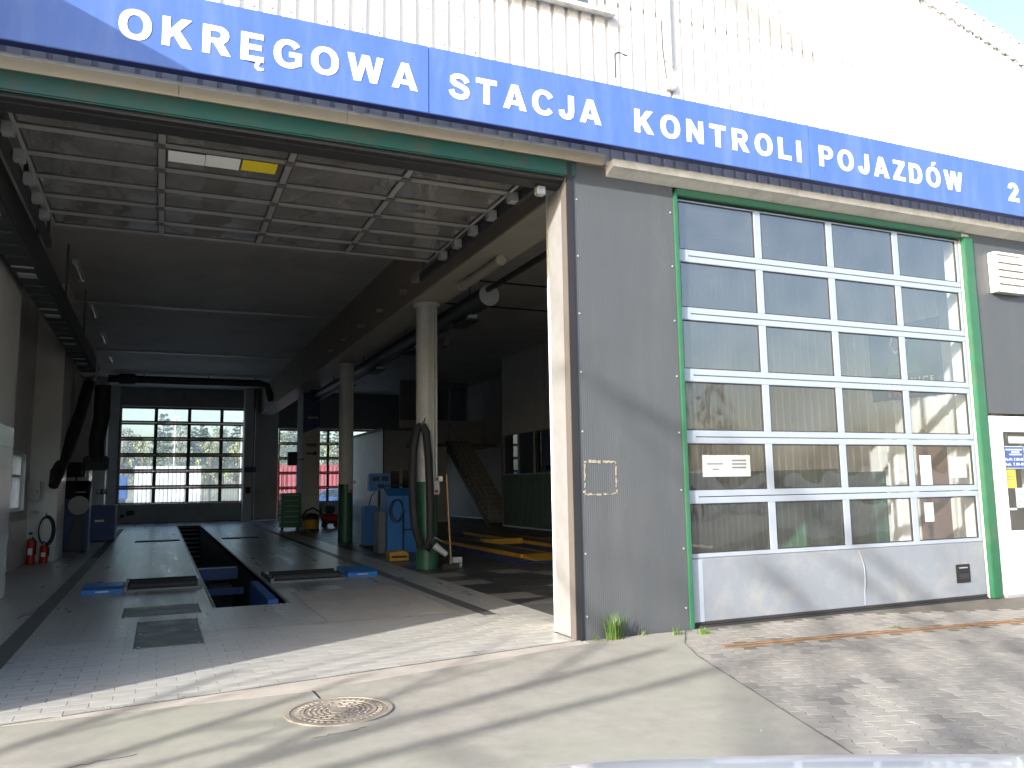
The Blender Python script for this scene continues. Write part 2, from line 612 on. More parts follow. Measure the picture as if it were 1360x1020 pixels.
def bold(ch):
    """heavy grotesque capitals, cap height 1: list of closed loops (outline, then counters)"""
    s, h = .25, .19
    if ch == "O" or ch == "Ó":
        r = [_ell(.5, .5, .5, .52), _ell(.5, .5, .5 - s, .52 - h)]
        if ch == "Ó": r.append([(.42, 1.08), (.52, 1.28), (.78, 1.28), (.58, 1.08)])
        return r
    if ch in "CG":
        o = _ell(.5, .5, .5, .52, 32 if ch == "C" else 38, 322 if ch == "C" else 305, 40)
        i = _ell(.5, .5, .5 - s, .52 - h, 28, 328, 40)
        if ch == "C": return [o + i[::-1]]
        i = _ell(.5, .5, .5 - s, .52 - h, 34, 290, 40)
        return [o + [(.98, .14), (.98, .58), (.53, .58), (.53, .40), (.75, .40), (.75, .25)] + i[::-1]]
    if ch == "K": return [[(0, 0), (s, 0), (s, .27), (.36, .39), (.62, 0), (.95, 0), (.55, .57), (.92, 1), (.6, 1), (s, .58), (s, 1), (0, 1)]]
    if ch in "RP":
        bowl = [(.52, 1)] + [(.55 + .31 * math.cos(a), .70 + .30 * math.sin(a)) for a in [math.radians(80 - 17 * k) for k in range(11)]]
        if ch == "P":
            o = [(0, 0), (s, 0), (s, .38)] + [(.52, .38)] + bowl[::-1][1:-1] + [(.52, 1), (0, 1)]
            return [o, [(s, .56), (.48, .56), (.57, .60), (.60, .69), (.57, .78), (.48, .82), (s, .82)]]
        o = [(0, 0), (s, 0), (s, .40), (.36, .40), (.62, 0), (.93, 0), (.66, .42)] + bowl[::-1][1:-1] + [(.52, 1), (0, 1)]
        return [o, [(s, .57), (.48, .57), (.57, .61), (.60, .69), (.57, .78), (.48, .82), (s, .82)]]
    if ch in "EĘ":
        r = [[(0, 0), (.78, 0), (.78, h), (s, h), (s, .41), (.70, .41), (.70, .60), (s, .60), (s, .81), (.76, .81), (.76, 1), (0, 1)]]
        if ch == "Ę": r.append(_stroke([(.62, -.005), (.55, -.08), (.53, -.16), (.58, -.23), (.68, -.25), (.78, -.23)], [.12, .13, .14, .12, .1, .08]))
        return r
    if ch == "W": return [[(.0, 1), (.24, 1), (.37, .40), (.53, 1), (.81, 1), (.97, .40), (1.10, 1), (1.34, 1), (1.10, 0), (.85, 0), (.67, .62), (.49, 0), (.24, 0)]]
    if ch == "A": return [[(0, 0), (.26, 0), (.32, .18), (.68, .18), (.74, 0), (1.01, 0), (.64, 1), (.37, 1)], [(.385, .36), (.615, .36), (.50, .72)]]
    if ch == "S":
        pts = [(.76, .70), (.70, .82), (.58, .895), (.44, .91), (.28, .885), (.17, .80), (.17, .69), (.26, .60), (.42, .55), (.58, .50), (.72, .42), (.76, .31), (.70, .18), (.56, .105), (.42, .09), (.26, .12), (.15, .21), (.11, .33)]
        return [_stroke(pts, [.22, .2, .19, .19, .2, .22, .23, .22, .2, .2, .22, .23, .22, .2, .19, .19, .2, .22])]
    if ch == "T": return [[(.31, 0), (.57, 0), (.57, .80), (.88, .80), (.88, 1), (0, 1), (0, .80), (.31, .80)]]
    if ch == "J":
        return [[(.44, 1), (.70, 1), (.70, .35), (.66, .14), (.54, .02), (.35, -.02), (.16, .02), (.04, .14), (0, .33), (.23, .37), (.26, .24), (.34, .19), (.41, .23), (.44, .35)]]
    if ch == "N": return [[(0, 0), (.24, 0), (.24, .58), (.64, 0), (.88, 0), (.88, 1), (.64, 1), (.64, .43), (.24, 1), (0, 1)]]
    if ch == "L": return [[(0, 0), (.74, 0), (.74, .2), (s, .2), (s, 1), (0, 1)]]
    if ch == "I": return [[(0, 0), (s, 0), (s, 1), (0, 1)]]
    if ch == "Z": return [[(0, 0), (.80, 0), (.80, .19), (.33, .19), (.79, .83), (.79, 1), (.04, 1), (.04, .81), (.45, .81), (0, .17)]]
    if ch == "D":
        o = [(0, 0), (.42, 0)] + _ell(.42, .5, .46, .5, -80, 80, 18) + [(.42, 1), (0, 1)]
        i = [(s, .2), (.40, .2)] + _ell(.40, .5, .23, .3, -70, 70, 12) + [(.40, .8), (s, .8)]
        return [o, i]
    if ch == "2":
        return [[(0, 0), (.74, 0), (.74, .2), (.36, .2), (.60, .42), (.72, .58), (.73, .74), (.66, .90), (.52, 1.0), (.36, 1.02), (.18, .98), (.06, .87), (.02, .70), (.25, .68), (.29, .79), (.37, .83), (.46, .79), (.48, .70), (.42, .58), (.20, .36), (.05, .18)]]
    return None


def bold_mesh(ch):
    k = ("bold", ch)
    if k in GLY: return GLY[k]
    cu = bpy.data.curves.new("glyph", 'CURVE')
    cu.dimensions = '2D'
    cu.fill_mode = 'BOTH'
    cu.extrude = .5
    for lp in bold(ch):
        sp = cu.splines.new('POLY')
        sp.points.add(len(lp) - 1)
        for q, (a, b) in zip(sp.points, lp):
            q.co = (a, b, 0, 1)
        sp.use_cyclic_u = True
    ob = bpy.data.objects.new("glyph", cu)
    C.objects.link(ob)
    dg = bpy.context.evaluated_depsgraph_get()
    dg.update()
    me = bpy.data.meshes.new_from_object(ob.evaluated_get(dg))
    r = ([v.co.copy() for v in me.vertices], [list(p.vertices) for p in me.polygons])
    bpy.data.objects.remove(ob)
    bpy.data.curves.remove(cu)
    bpy.data.meshes.remove(me)
    GLY[k] = r
    return r


def bold_text(txt, u0, u1, z0, h, depth, place, name, m, parent, wid=1.0):
    gl = [bold_mesh(c) for c in txt]
    ext = [(min(p.x for p in v) * h * wid, max(p.x for p in v) * h * wid) for v, f in gl]
    g = (u1 - u0 - sum(b - a for a, b in ext)) / max(1, len(txt) - 1)
    u = u0
    for (v, f), (a, b) in zip(gl, ext):
        mb = MB()
        mb.add([place(u + p.x * h * wid - a, p.z * depth, z0 + p.y * h) for p in v], f)
        mb.build(name, m, parent)
        u += b - a + g



def glyph(ch, off=.028):
    k = (ch, off)
    if k in GLY: return GLY[k]
    cu = bpy.data.curves.new("glyph", 'FONT')
    cu.body = ch
    cu.size = 1
    cu.offset = off
    cu.extrude = .5
    cu.resolution_u = 4
    ob = bpy.data.objects.new("glyph", cu)
    C.objects.link(ob)
    dg = bpy.context.evaluated_depsgraph_get()
    dg.update()
    me = bpy.data.meshes.new_from_object(ob.evaluated_get(dg))
    vs_ = [v.co.copy() for v in me.vertices]
    fs_ = [list(p.vertices) for p in me.polygons]
    bpy.data.objects.remove(ob)
    bpy.data.curves.remove(cu)
    bpy.data.meshes.remove(me)
    GLY[k] = (vs_, fs_)
    return GLY[k]


def cap_h(off=.028):
    v, f = glyph("H", off)
    return min(p.y for p in v), max(p.y for p in v)


def put_text(txt, u0, u1, z0, h, depth, place, name, m, parent, off=.028, wid=1.0, split=True, gap=None):
    """letters between u0 and u1 on a base line z0, cap height h; place(u, d, z) -> world point"""
    lo, hi = cap_h(off)
    s = h / (hi - lo)
    ws = []
    for ch in txt:
        if ch == ' ':
            ws.append(None)
            continue
        v, f = glyph(ch, off)
        ws.append((min(p.x for p in v) * s * wid, max(p.x for p in v) * s * wid))
    tot = sum((w[1] - w[0]) if w else h * .45 for w in ws)
    g = (u1 - u0 - tot) / max(1, len(txt) - 1)
    u = u0
    mbs = MB()
    for ch, w in zip(txt, ws):
        if w is None:
            u += h * .45 + g
            continue
        v, f = glyph(ch, off)
        mb = MB() if split else mbs
        mb.add([place(u + p.x * s * wid - w[0], p.z * depth, z0 + (p.y - lo) * s) for p in v], f)
        if split:
            mb.build(name, m, parent)
        u += w[1] - w[0] + g
    if not split:
        return mbs.build(name, m, parent)

# ================================================================== SETTING: ground, apron, floor
g = MB()
g.box(-400, -4.6, -400, 420, -.4, -.06)
g.box(-3.5, 400, -400, 420, -.4, -.06)
g.box(-4.6, -3.5, -400, 4.05, -.4, -.06)
g.box(-4.6, -3.5, 30.6, 420, -.4, -.06)
struct(g.build("ground", asphalt))
# hall floor: bed with the inspection pit left open, tiles laid on top
PX0, PX1, PY0, PY1 = -4.50, -3.60, 4.15, 30.5
fl = MB()
FY0 = -.9
fl.box(-7.9, PX0, 0.0, 34, -.1, -.012)
fl.box(PX1, 8.5, 0.0, 34, -.1, -.012)
fl.box(PX0, PX1, 0.0, PY0, -.1, -.012)
fl.box(PX0, PX1, PY1, 34, -.1, -.012)
fl.prism([(-7.9, -1.05), (-1.3, -.03), (-1.3, 0), (-7.9, 0)], 2, -.1, -.012)
floor = struct(fl.build("floor", grout))


def edge_y(x):      # where the tiles end and the outside concrete begins
    return -.05 + (x + 1.65) * .17


def minus(rects):
    for (a, b, c, d) in HOLES:
        out = []
        for (x0, x1, y0, y1) in rects:
            if x1 <= a or x0 >= b or y1 <= c or y0 >= d:
                out.append((x0, x1, y0, y1))
                continue
            if x0 < a: out.append((x0, a, y0, y1))
            if x1 > b: out.append((b, x1, y0, y1))
            m0, m1 = max(x0, a), min(x1, b)
            if y0 < c: out.append((m0, m1, y0, c))
            if y1 > d: out.append((m0, m1, d, y1))
        rects = out
    return rects


HOLES = [(-1.375, 1, -2, .505), (-1.102, 1, .505, 1.055), (-.9, 1, 1.055, 40), (-9, -6.75, -2, .36), (PX0 - .037, PX1 + .037, PY0 - .002, PY1 + .002), (-6.66, -6.46, 1.2, 29), (-1.62, -1.44, 1.9, 29),
         (-5.605, -4.695, 3.845, 4.725), (-5.415, -4.765, 1.625, 3.375), (-3.385, -1.765, 2.315, 5.285)]
TL, TW = .30, .15
tile_mb = MB()
tile_mb.box(-TL / 2 + .002, TL / 2 - .002, -TW / 2 + .002, TW / 2 - .002, -.011, 0)
tile_me = only_mesh(tile_mb, "tile", tile_m)
rest = MB()
nearcut = MB()
count = 0
row = 0


def clip_edge(poly):
    out = []
    for a, b in zip(poly, poly[1:] + poly[:1]):
        da, db = a[1] - edge_y(a[0]) - .004, b[1] - edge_y(b[0]) - .004
        if da >= 0: out.append(a)
        if (da >= 0) != (db >= 0):
            t = da / (da - db)
            out.append((a[0] + (b[0] - a[0]) * t, a[1] + (b[1] - a[1]) * t))
    return out


y = -1.05
while y < 33.9:
    x = -8.2 + (TL / 2 if row % 2 else 0)
    while x < -.9:
        x1, y1 = x + TL, y + TW
        rs_ = minus([(max(x, -7.9), x1, y, y1)])
        whole = len(rs_) == 1 and rs_[0] == (x, x1, y, y1) and min(y - edge_y(x), y - edge_y(x1)) > .004
        if whole and y < 2.15 and x > -6.75 and count < 300:
            piece(tile_me, "tile", floor, (x + TL / 2, y + TW / 2, 0))
            count += 1
        else:
            for (q0, q1, w0, w1) in rs_:
                if q1 - q0 < .012 or w1 - w0 < .012: continue
                z = random.uniform(-.0006, 0)
                pl_ = [(q0 + .002, w0 + .002), (q1 - .002, w0 + .002), (q1 - .002, w1 - .002), (q0 + .002, w1 - .002)]
                if y < .3: pl_ = clip_edge(pl_)
                if len(pl_) > 2:
                    (nearcut if y < 2.3 else rest).add([(a, b, z) for a, b in pl_], [list(range(len(pl_)))])
        x += TL
    y += TW
    row += 1
nearcut.build("cut_tile_field", tile_m, floor, kind="stuff", fix=False)
rest.build("tile_field", tile_far, floor, kind="stuff", fix=False)
# dark tiles of the second bay with lighter ones laid in
dk = only_mesh(MB().box(-.298, .298, -.298, .298, -.011, 0), "dark_tile", tile_dk)
lt = only_mesh(MB().box(-.298, .298, -.298, .298, -.011, 0), "light_tile", tile_lt)
rn = random.Random(5)
k = 0
for j in range(24):
    for i in range(12):
        X, Y = -.6 + .6 * i, .9 + .6 * j
        light = rn.random() < (.14 if j < 12 else .3)
        if k < 285:
            piece(lt if light else dk, "light_tile" if light else "dark_tile", floor, (X, Y, 0))
            k += 1
far = MB()
for j in range(24, 54):
    for i in range(12):
        X, Y = -.6 + .6 * i, .9 + .6 * j
        far.add([(X - .298, Y - .298, 0), (X + .298, Y - .298, 0), (X + .298, Y + .298, 0), (X - .298, Y + .298, 0)], [(0, 1, 2, 3)])
far.build("dark_tile_field", tile_dk, floor, kind="stuff", fix=False)
# channel drains
for (a, b, y0, y1) in ((-6.66, -6.46, 1.2, 29), (-1.62, -1.44, 1.9, 29)):
    d = MB()
    d.box(a, b, y0, y1, -.03, -.010)
    dr = d.build("drain_channel", black_rub, floor)
    gr = MB()
    y = y0
    while y < min(y1, 14):
        gr.box(a + .006, b - .006, y + .006, y + .034, -.008, -.002)
        y += .04
    gr.build("drain_grating", steel, dr, kind="stuff")
    d = MB()
    d.box(a, a + .006, y0, y1, -.03, -.0005)
    d.box(b - .006, b, y0, y1, -.03, -.0005)
    d.build("drain_frame", steel, dr)
# steel floor plates
for (a, b, c, d_) in ((-5.6, -4.7, 3.85, 4.72), (-5.41, -4.77, 1.63, 3.37)):
    p = MB().box(a, b, c, d_, -.011, .003).build("floor_plate", steel, floor)
    s_ = MB()
    for xx in (a + .04, b - .04):
        for yy in (c + .05, (c + d_) / 2, d_ - .05):
            s_.cyl((xx, yy, .003), (xx, yy, .007), .012, 8)
    s_.build("plate_screw", steel_lt, p, kind="stuff")
MB().box(-3.38, -1.77, 2.32, 5.28, -.011, 0.0).build("worn_floor_slab", concrete_b, floor)
# inspection pit
pit = thing("inspection_pit", "long open inspection pit let into the tiled floor of the left bay", "pit", (-4.05, 4.15, -1.5))
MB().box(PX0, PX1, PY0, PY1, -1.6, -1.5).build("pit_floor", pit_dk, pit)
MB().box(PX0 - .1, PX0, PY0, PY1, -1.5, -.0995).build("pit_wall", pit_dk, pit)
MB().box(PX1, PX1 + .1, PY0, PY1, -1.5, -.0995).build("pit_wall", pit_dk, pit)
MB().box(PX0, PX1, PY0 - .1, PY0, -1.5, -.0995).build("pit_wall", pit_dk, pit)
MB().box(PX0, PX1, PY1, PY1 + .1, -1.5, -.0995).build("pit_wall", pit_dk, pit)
for (a, b) in ((PX0 - .035, PX0), (PX1, PX1 + .035)):
    MB().box(a, b, PY0, PY1, -.09, .012).build("edge_rail", steel, pit)
MB().box(PX0 + .05, PX1 - .05, 11.0, 11.35, -.35, -.12, .01).build("pit_jack_beam", blue_dk, pit)
MB().box(PX0 + .05, PX1 - .05, 9.6, 9.72, -.5, -.38, .01).build("pit_jack_beam", blue_dk, pit)
MB().box(-4.3, -3.8, 10.3, 10.8, -1.3, -.4, .03).build("pit_jack_body", black_pl, pit)
MB().box(-3.80, -3.66, 4.5, 7.0, -1.35, .012, .01).build("jack_carriage", blue_mid, pit)
MB().box(-4.48, -4.40, 4.4, 7.4, -1.3, -.3, .01).build("side_shelf", blue_dk, pit)
MB().box(-4.4, -3.7, 8.4, 8.5, -.9, -.8, .01).build("pit_jack_beam", blue_dk, pit)
for k in range(9):
    MB().box(PX0 + .03, PX1 - .03, PY1 - .35 * k - .3, PY1 - .35 * k, -1.5 + .16 * (8 - k), -1.46 + .16 * (8 - k)).build("pit_step", steel, pit)
# brake tester roller beds on both sides of the pit
for (x0, x1, lab) in ((-5.68, -4.56, "black steel roller bed left of the pit opening beside the blue pad"),
                      (-3.52, -2.3, "black steel roller bed right of the pit opening beside the blue pad")):
    t = thing("roller_bed", lab, "roller bed", ((x0 + x1) / 2, 7.2, 0))
    MB().box(x0, x1, 6.55, 7.75, .001, .035, .006).build("bed_frame", steel, t)
    for yy in (6.85, 7.3):
        MB().cyl((x0 + .06, yy, .05), (x1 - .06, yy, .05), .075, 18).build("roller", black_rub, t)
    MB().box(x0, x1, 7.75, 7.86, .001, .07, .008).build("bed_rail", steel_lt, t)
    MB().box(x0 - .005, x0 + .05, 6.5, 7.9, .001, .085, .01).build("end_plate", steel, t)
for (x0, x1, y0, y1, lab) in ((-6.25, -5.69, 6.45, 7.25, "flat blue steel pad on the floor near the left wall"),
                              (-2.2, -1.68, 6.85, 7.85, "flat blue steel pad on the floor near the white column")):
    t = thing("blue_pad", lab, "floor pad", ((x0 + x1) / 2, (y0 + y1) / 2, 0))
    MB().prism([(y0, .001), (y1, .001), (y1 - .02, .10), (y0 + .16, .10), (y0, .07)], 0, x0, x1).build("pad_body", blue_eq, t)
    MB().box((x0 + x1) / 2 - .09, (x0 + x1) / 2 + .09, y0 - .002, y0 + .004, .03, .05).build("pad_plate", steel_lt, t)
for (x0, x1) in ((-5.85, -4.62), (-3.4, -2.3)):
    t = tag(MB().box(x0, x1, 19.4, 19.95, .001, .02).build("play_detector_plate", black_rub),
            "dark narrow steel plate across the far floor, %s of the pit" % ("left" if x0 < -4 else "right"), "floor plate")

# outside concrete
ap = MB()
apron = None
slabs = [
    [(-6.3, -.855), (-1.35, -.018), (-1.35, -.188), (-4.09, -.838)],
    [(-40, -1.2), (-7.9, -1.125), (-6.3, -.862), (-4.10, -.845), (-1.33, -.195), (-1.33, -.06), (-.12, -.06), (-.52, -.62), (-.76, -1.15), (-1.5, -3.5), (-2.15, -5.6), (-40, -5.6)],
    [(-40, -5.615), (-2.155, -5.615), (-4.1, -12), (-40, -12)],
    [(-40, -12.02), (-4.11, -12.02), (-9.5, -30), (-40, -30)],
]
apron = bpy.data.objects.new("apron", None)
C.objects.link(apron)
WM[apron] = Matrix.Identity(4)
struct(apron)
for i, s_ in enumerate(slabs):
    MB().prism(s_, 2, -.08, 0.0).build("concrete_slab", concrete_b if i == 0 else concrete, apron)
MB().box(-7.9, -1.36, -1.3, .0, -.1, -.0805).build("slab_bed", joint_sand, apron)
# fine cracks in the concrete: narrow dark hairline grooves
ck = MB()
rn = random.Random(3)
for (xa, ya, xb, yb) in ((-4.3, -2.05, -3.95, -1.97), (-5.75, -2.0, -5.3, -1.9)):
    n = 9
    pts = [(xa + (xb - xa) * t / n + rn.uniform(-.015, .015), ya + (yb - ya) * t / n + rn.uniform(-.02, .02)) for t in range(n + 1)]
    for a, b in zip(pts[:-1], pts[1:]):
        w = rn.uniform(.002, .005)
        ck.add([(a[0], a[1] - w, .0025), (b[0], b[1] - w, .0025), (b[0], b[1] + w, .0025), (a[0], a[1] + w, .0025)], [(0, 1, 2, 3)])
ck.add([(-4.096, -1.13, .002), (-4.082, -1.13, .002), (-4.092, -.845, .002), (-4.106, -.845, .002)], [(0, 1, 2, 3)])
ck.build("hairline_crack", black_rub, apron, kind="stuff", fix=False)
for i in range(70):
    pass
chips = MB()
rn = random.Random(8)
for i in range(90):
    X, Y = rn.uniform(-6.5, 3.5), rn.uniform(-4.5, -.7)
    r = rn.uniform(.003, .007)
    a = [(X + r * math.cos(t) * rn.uniform(.6, 1.3), Y + r * math.sin(t) * rn.uniform(.6, 1.3), .002) for t in (0, 1.3, 2.5, 3.8, 5)]
    chips.add(a + [(X, Y, r * .7 + .003)], [(0, 1, 5), (1, 2, 5), (2, 3, 5), (3, 4, 5), (4, 0, 5)])
chips.build("grit", concrete_b, apron, kind="stuff")

# interlocking pavers to the right
pav = bpy.data.objects.new("pavement", None)
C.objects.link(pav)
WM[pav] = Matrix.Identity(4)
struct(pav)
MB().prism([(-.12, .0), (-.5, -.6), (-1.5, -3.5), (-3.4, -9.6), (14, -9.6), (14, 0)], 2, -.08, -.0068).build("sand_bed", joint_sand, pav)
ej = MB()
bl = [(-.12, -.06), (-.52, -.62), (-.76, -1.15), (-1.5, -3.5), (-2.15, -5.6)]
rn = random.Random(31)
fine = []
for a, b in zip(bl[:-1], bl[1:]):
    n = max(2, int((Vector(b) - Vector(a)).length / .12))
    fine += [(a[0] + (b[0] - a[0]) * q / n, a[1] + (b[1] - a[1]) * q / n) for q in range(n)]
for a, b in zip(fine[:-1], fine[1:]):
    w = rn.uniform(.006, .02)
    ej.add([(a[0] - .004, a[1], .0012), (a[0] + w, a[1], .0012), (b[0] + w, b[1], .0012), (b[0] - .004, b[1], .0012)], [(0, 1, 2, 3)])
ej.build("edge_joint", joint_sand, pav, kind="stuff", fix=False)
EU = Vector((-.296, -.955, 0)).normalized()     # rows run along the slanting slab edge
EV = Vector((-EU.y, EU.x, 0))
if EV.x < 0: EV = -EV
ang = math.atan2(EU.y, EU.x)
gp = .0032
ou = [(-.1 + gp, -.08 + gp), (-.065, -.08 + gp), (-.035, -.06 + gp), (.035, -.06 + gp), (.065, -.08 + gp), (.1 - gp, -.08 + gp)]
outl = ou + [(a, -b) for a, b in reversed(ou)]
pb = MB()
pb.prism([(a, b) for a, b in outl], 2, -.012, -.004)
top = [(a * .997, b * .996) for a, b in outl]
n = len(outl)
pb.v = pb.v[:n] + [Vector((a, b, -.0012)) for a, b in outl] + [Vector((a, b, 0)) for a, b in top]
pb.f = [[i, (i + 1) % n, n + (i + 1) % n, n + i] for i in range(n)] + [[n + i, n + (i + 1) % n, 2 * n + (i + 1) % n, 2 * n + i] for i in range(n)] + [[2 * n + i for i in range(n)]]
pb.sm = [False] * len(pb.f)
pme = [only_mesh(pb, "paver", paver_m), only_mesh(pb, "paver", paver_d)]
P0 = Vector((-.5, -.6, 0)) + EV * .10
cells = []
rn = random.Random(21)


def in_drain(p):
    yc = -.93 + (p.x + .1) * -.098
    return -.35 < p.x < 6 and abs(p.y - yc) < .11


from mathutils import noise as mnoise
for r in range(-6, 62):
    for u in range(-6, 40):
        p = P0 + EV * (.14 * r) + EU * (.2 * u + (.1 if r % 2 else 0))
        if p.y > -.13 or p.y < -7.5 or p.x > 9: continue
        lim = -.12 + (p.y * .68 if p.y > -.6 else -.4 + (p.y + .6) * .33)
        if p.x < lim - .08: continue
        cells.append((p, (p - Vector((-5.23, -7.38, 0))).length))
cells.sort(key=lambda c: c[1] if c[0].x * .9 - (c[0].y + 7.38) * .39 < 4.4 else 99)
prest = [MB(), MB()]
k = 0
for (p, d) in cells:
    if in_drain(p): continue
    nn = mnoise.noise(Vector((p.x * .9, p.y * 1.1, 3.3))) + rn.uniform(-.25, .25)
    mi = 1 if nn > .18 else 0
    dz = rn.uniform(-.0045, -.0025)
    if k < 300 and p.y > -5.2:
        o = piece(pme[mi], "paver", pav, (p.x, p.y, dz), ang + (math.pi if rn.random() < .5 else 0) + rn.uniform(-.012, .012))
        k += 1
    else:
        T = Matrix.Translation((p.x, p.y, dz)) @ Matrix.Rotation(ang, 4, 'Z')
        prest[mi].add([T @ v for v in pb.v], pb.f)
for i, q in enumerate(prest):
    q.build("paver_field", (paver_m, paver_d)[i], pav, kind="stuff", fix=False)
# rusty slot drain in front of the closed door
sd = thing("slot_drain", "narrow rusty steel slot drain set in the pavers before the closed door", "drain", (0, -.93, 0))


def dy(x): return -.93 + (x + .1) * -.098


def strip(x0, x1, a, b, z0, z1):
    return MB().prism([(x0, dy(x0) + a), (x1, dy(x1) + a), (x1, dy(x1) + b), (x0, dy(x0) + b)], 2, z0, z1)


strip(-.3, 6, -.105, .105, -.0067, -.0055).build("drain_bed", joint_sand, sd)
strip(-.28, 6, -.055, .055, -.0054, -.0045).build("channel", black_rub, sd)
strip(-.28, 6, .02, .06, -.009, .006).build("steel_edge", rust, sd)
strip(-.28, 6, -.06, -.025, -.009, .002).build("steel_edge", rust, sd)

# manhole cover
mh = thing("manhole_cover", "round cast iron manhole cover with raised ring pattern in the concrete", "manhole cover", (-4.03, -1.5, 0))
cx, cyy = -4.03, -1.5


def ring(mb, r0, r1, z0, z1, n=48, a0=0, a1=2 * math.pi):
    full = abs(a1 - a0 - 2 * math.pi) < 1e-6
    m = n if full else n + 1
    vs_ = []
    for i in range(m):
        a = a0 + (a1 - a0) * i / n
        for (r, z) in ((r0, z0), (r1, z0), (r1, z1), (r0, z1)):
            vs_.append((cx + r * math.cos(a), cyy + r * math.sin(a), z))
    fs_ = []
    for i in range(n):
        j = (i + 1) % m
        for q in range(4):
            fs_.append((i * 4 + q, j * 4 + q, j * 4 + (q + 1) % 4, i * 4 + (q + 1) % 4))
    if not full:
        fs_ += [(0, 1, 2, 3), (n * 4, n * 4 + 1, n * 4 + 2, n * 4 + 3)]
    mb.add(vs_, fs_)


m_ = MB()
ring(m_, .335, .37, .001, .010)
m_.build("frame_ring", iron, mh)
m_ = MB()
m_.cyl((cx, cyy, .001), (cx, cyy, .006), .33, 48)
m_.build("cover_plate", iron_dk, mh)
m_ = MB()
m_.cyl((cx, cyy, .006), (cx, cyy, .0105), .07, 24)
m_.build("boss", iron, mh)
m_ = MB()
for (r, w, nseg) in ((.1, .014, 8), (.135, .014, 10), (.17, .014, 14), (.205, .014, 16), (.25, .02, 1)):
    if nseg == 1:
        ring(m_, r - w / 2, r + w / 2, .006, .0105)
    else:
        for q in range(nseg):
            a = 2 * math.pi * q / nseg
            ring(m_, r - w / 2, r + w / 2, .006, .0105, 4, a + .05, a + 2 * math.pi / nseg - .06)
for q in range(40):
    a = 2 * math.pi * q / 40
    ring(m_, .268, .30, .006, .010, 2, a, a + .09)
m_.build("raised_pattern", iron, mh, kind="stuff")

# ================================================================== THE HALL
hall = thing("inspection_hall", "large white corrugated vehicle inspection hall with open left bay and grey panels", "building", (0, 0, 0))


def ztop(x):
    return 9.23 - .275 * abs(x - .3)


PI_ = .168
x = -7.9
while x < 8.45:
    x1 = min(x + PI_ * 6, 8.5)
    pr = ribs(x, x1, PI_, .038, .003, crest=.66, side=.07)
    zb = [5.0] * len(pr)
    win = x < -1.0 and x1 > -2.3
    mb = MB()
    n = len(pr)
    mb.add([(p[0], p[1], 4.99) for p in pr] + [(p[0], p[1], ztop(p[0])) for p in pr], [(i, i + 1, n + i + 1, n + i) for i in range(n - 1)])
    mb.build("wall_sheet", white_sheet, hall)
    x = x1
sc_ = MB()      # sheet screws
rn = random.Random(2)
for i in range(16 * 6):
    X = -7.9 + PI_ * (i + .67)
    for Z in (5.98, 6.35, 7.1, 7.9):
        if Z < ztop(X) - .2 and rn.random() < .55:
            sc_.cyl((X, -.035, Z + rn.uniform(-.03, .03)), (X, -.041, Z), .009, 6)
sc_.build("sheet_screw", steel_lt, hall, kind="stuff")
# verge along the gable
for sgn in (-1, 1):
    xe = .3 + sgn * 8.3
    v0, v1 = ztop(.3), ztop(xe)
    MB().prism([(.3, v0 - .02), (xe, v1 - .02), (xe, v1 + .3), (.3, v0 + .3)], 1, -.06, -.036).build("verge_board", white_sheet, hall)
    rf = MB().prism([(.3, v0 + .08), (xe + sgn * .25, ztop(xe + sgn * .25) + .08), (xe + sgn * .25, ztop(xe + sgn * .25) + .2), (.3, v0 + .2)], 1, -.034, 34.3).build("roof", soffit_grey, hall)
    cl = MB()
    for i in range(46):
        X = .3 + sgn * (.1 + .18 * i)
        if abs(X - .3) > 8.2: break
        Z = ztop(X)
        cl.box(X - .03, X + .03, -.075, -.061, Z + .27, Z + .31)
        cl.box(X - .045, X + .03, -.064, -.058, Z - .06, Z - .022)
    cl.build("rib_closure", soffit_grey, rf, kind="stuff")
# masonry core behind the sheets
MB().box(-7.9, 8.5, .03, .3, 5.0, 6.9).build("front_wall_core", wall_in, hall)
MB().box(-8.15, -6.75, .0, .35, 0, 5.0).build("front_wall_pier", wall_in, hall)
MB().box(-6.75, -1.3, .12, .3, 4.86, 5.0).build("lintel", wall_dk, hall)
MB().box(-1.22, -.03, .03, .5, 0, 5.0).build("front_wall_pier", wall_in, hall)
MB().box(-1.1, -.5, .505, 1.05, 0, 5.1).build("white_pier", white_reveal, hall)
MB().box(0, 4.66, .12, .3, 4.86, 5.0).build("lintel", wall_dk, hall)
MB().box(4.68, 4.88, .03, .3, 0, 5.0).build("front_wall_pier", wall_in, hall)
MB().box(4.88, 5.86, .12, .3, 2.42, 5.0).build("front_wall_pier", wall_in, hall)
MB().box(5.88, 8.5, .03, .3, 0, 5.0).build("front_wall_pier", wall_in, hall)
# grey micro-ribbed cladding
for (a, b, z0, z1) in ((-1.30, -.015, -.03, 4.96), (4.83, 4.885, 0, 4.9), (4.885, 5.87, 2.40, 4.9), (5.87, 8.5, 0, 4.9)):
    pr = ribs(a, b, .025, .0011, 0.0, crest=.5, side=.14)
    mb = MB()
    mb.sheet(pr, 2, z0, z1)
    cp = mb.build("cladding_panel", clad_grey, hall, fix=False)
    if b - a > 1:
        s2 = MB()
        for zz in [z0 + .25 + .62 * q for q in range(9)]:
            if zz < z1 - .05:
                for xx in (a + .05, b - .045):
                    s2.cyl((xx, -.003, zz), (xx, -.012, zz), .011, 8)
        s2.build("cladding_screw", steel_lt, cp, kind="stuff")
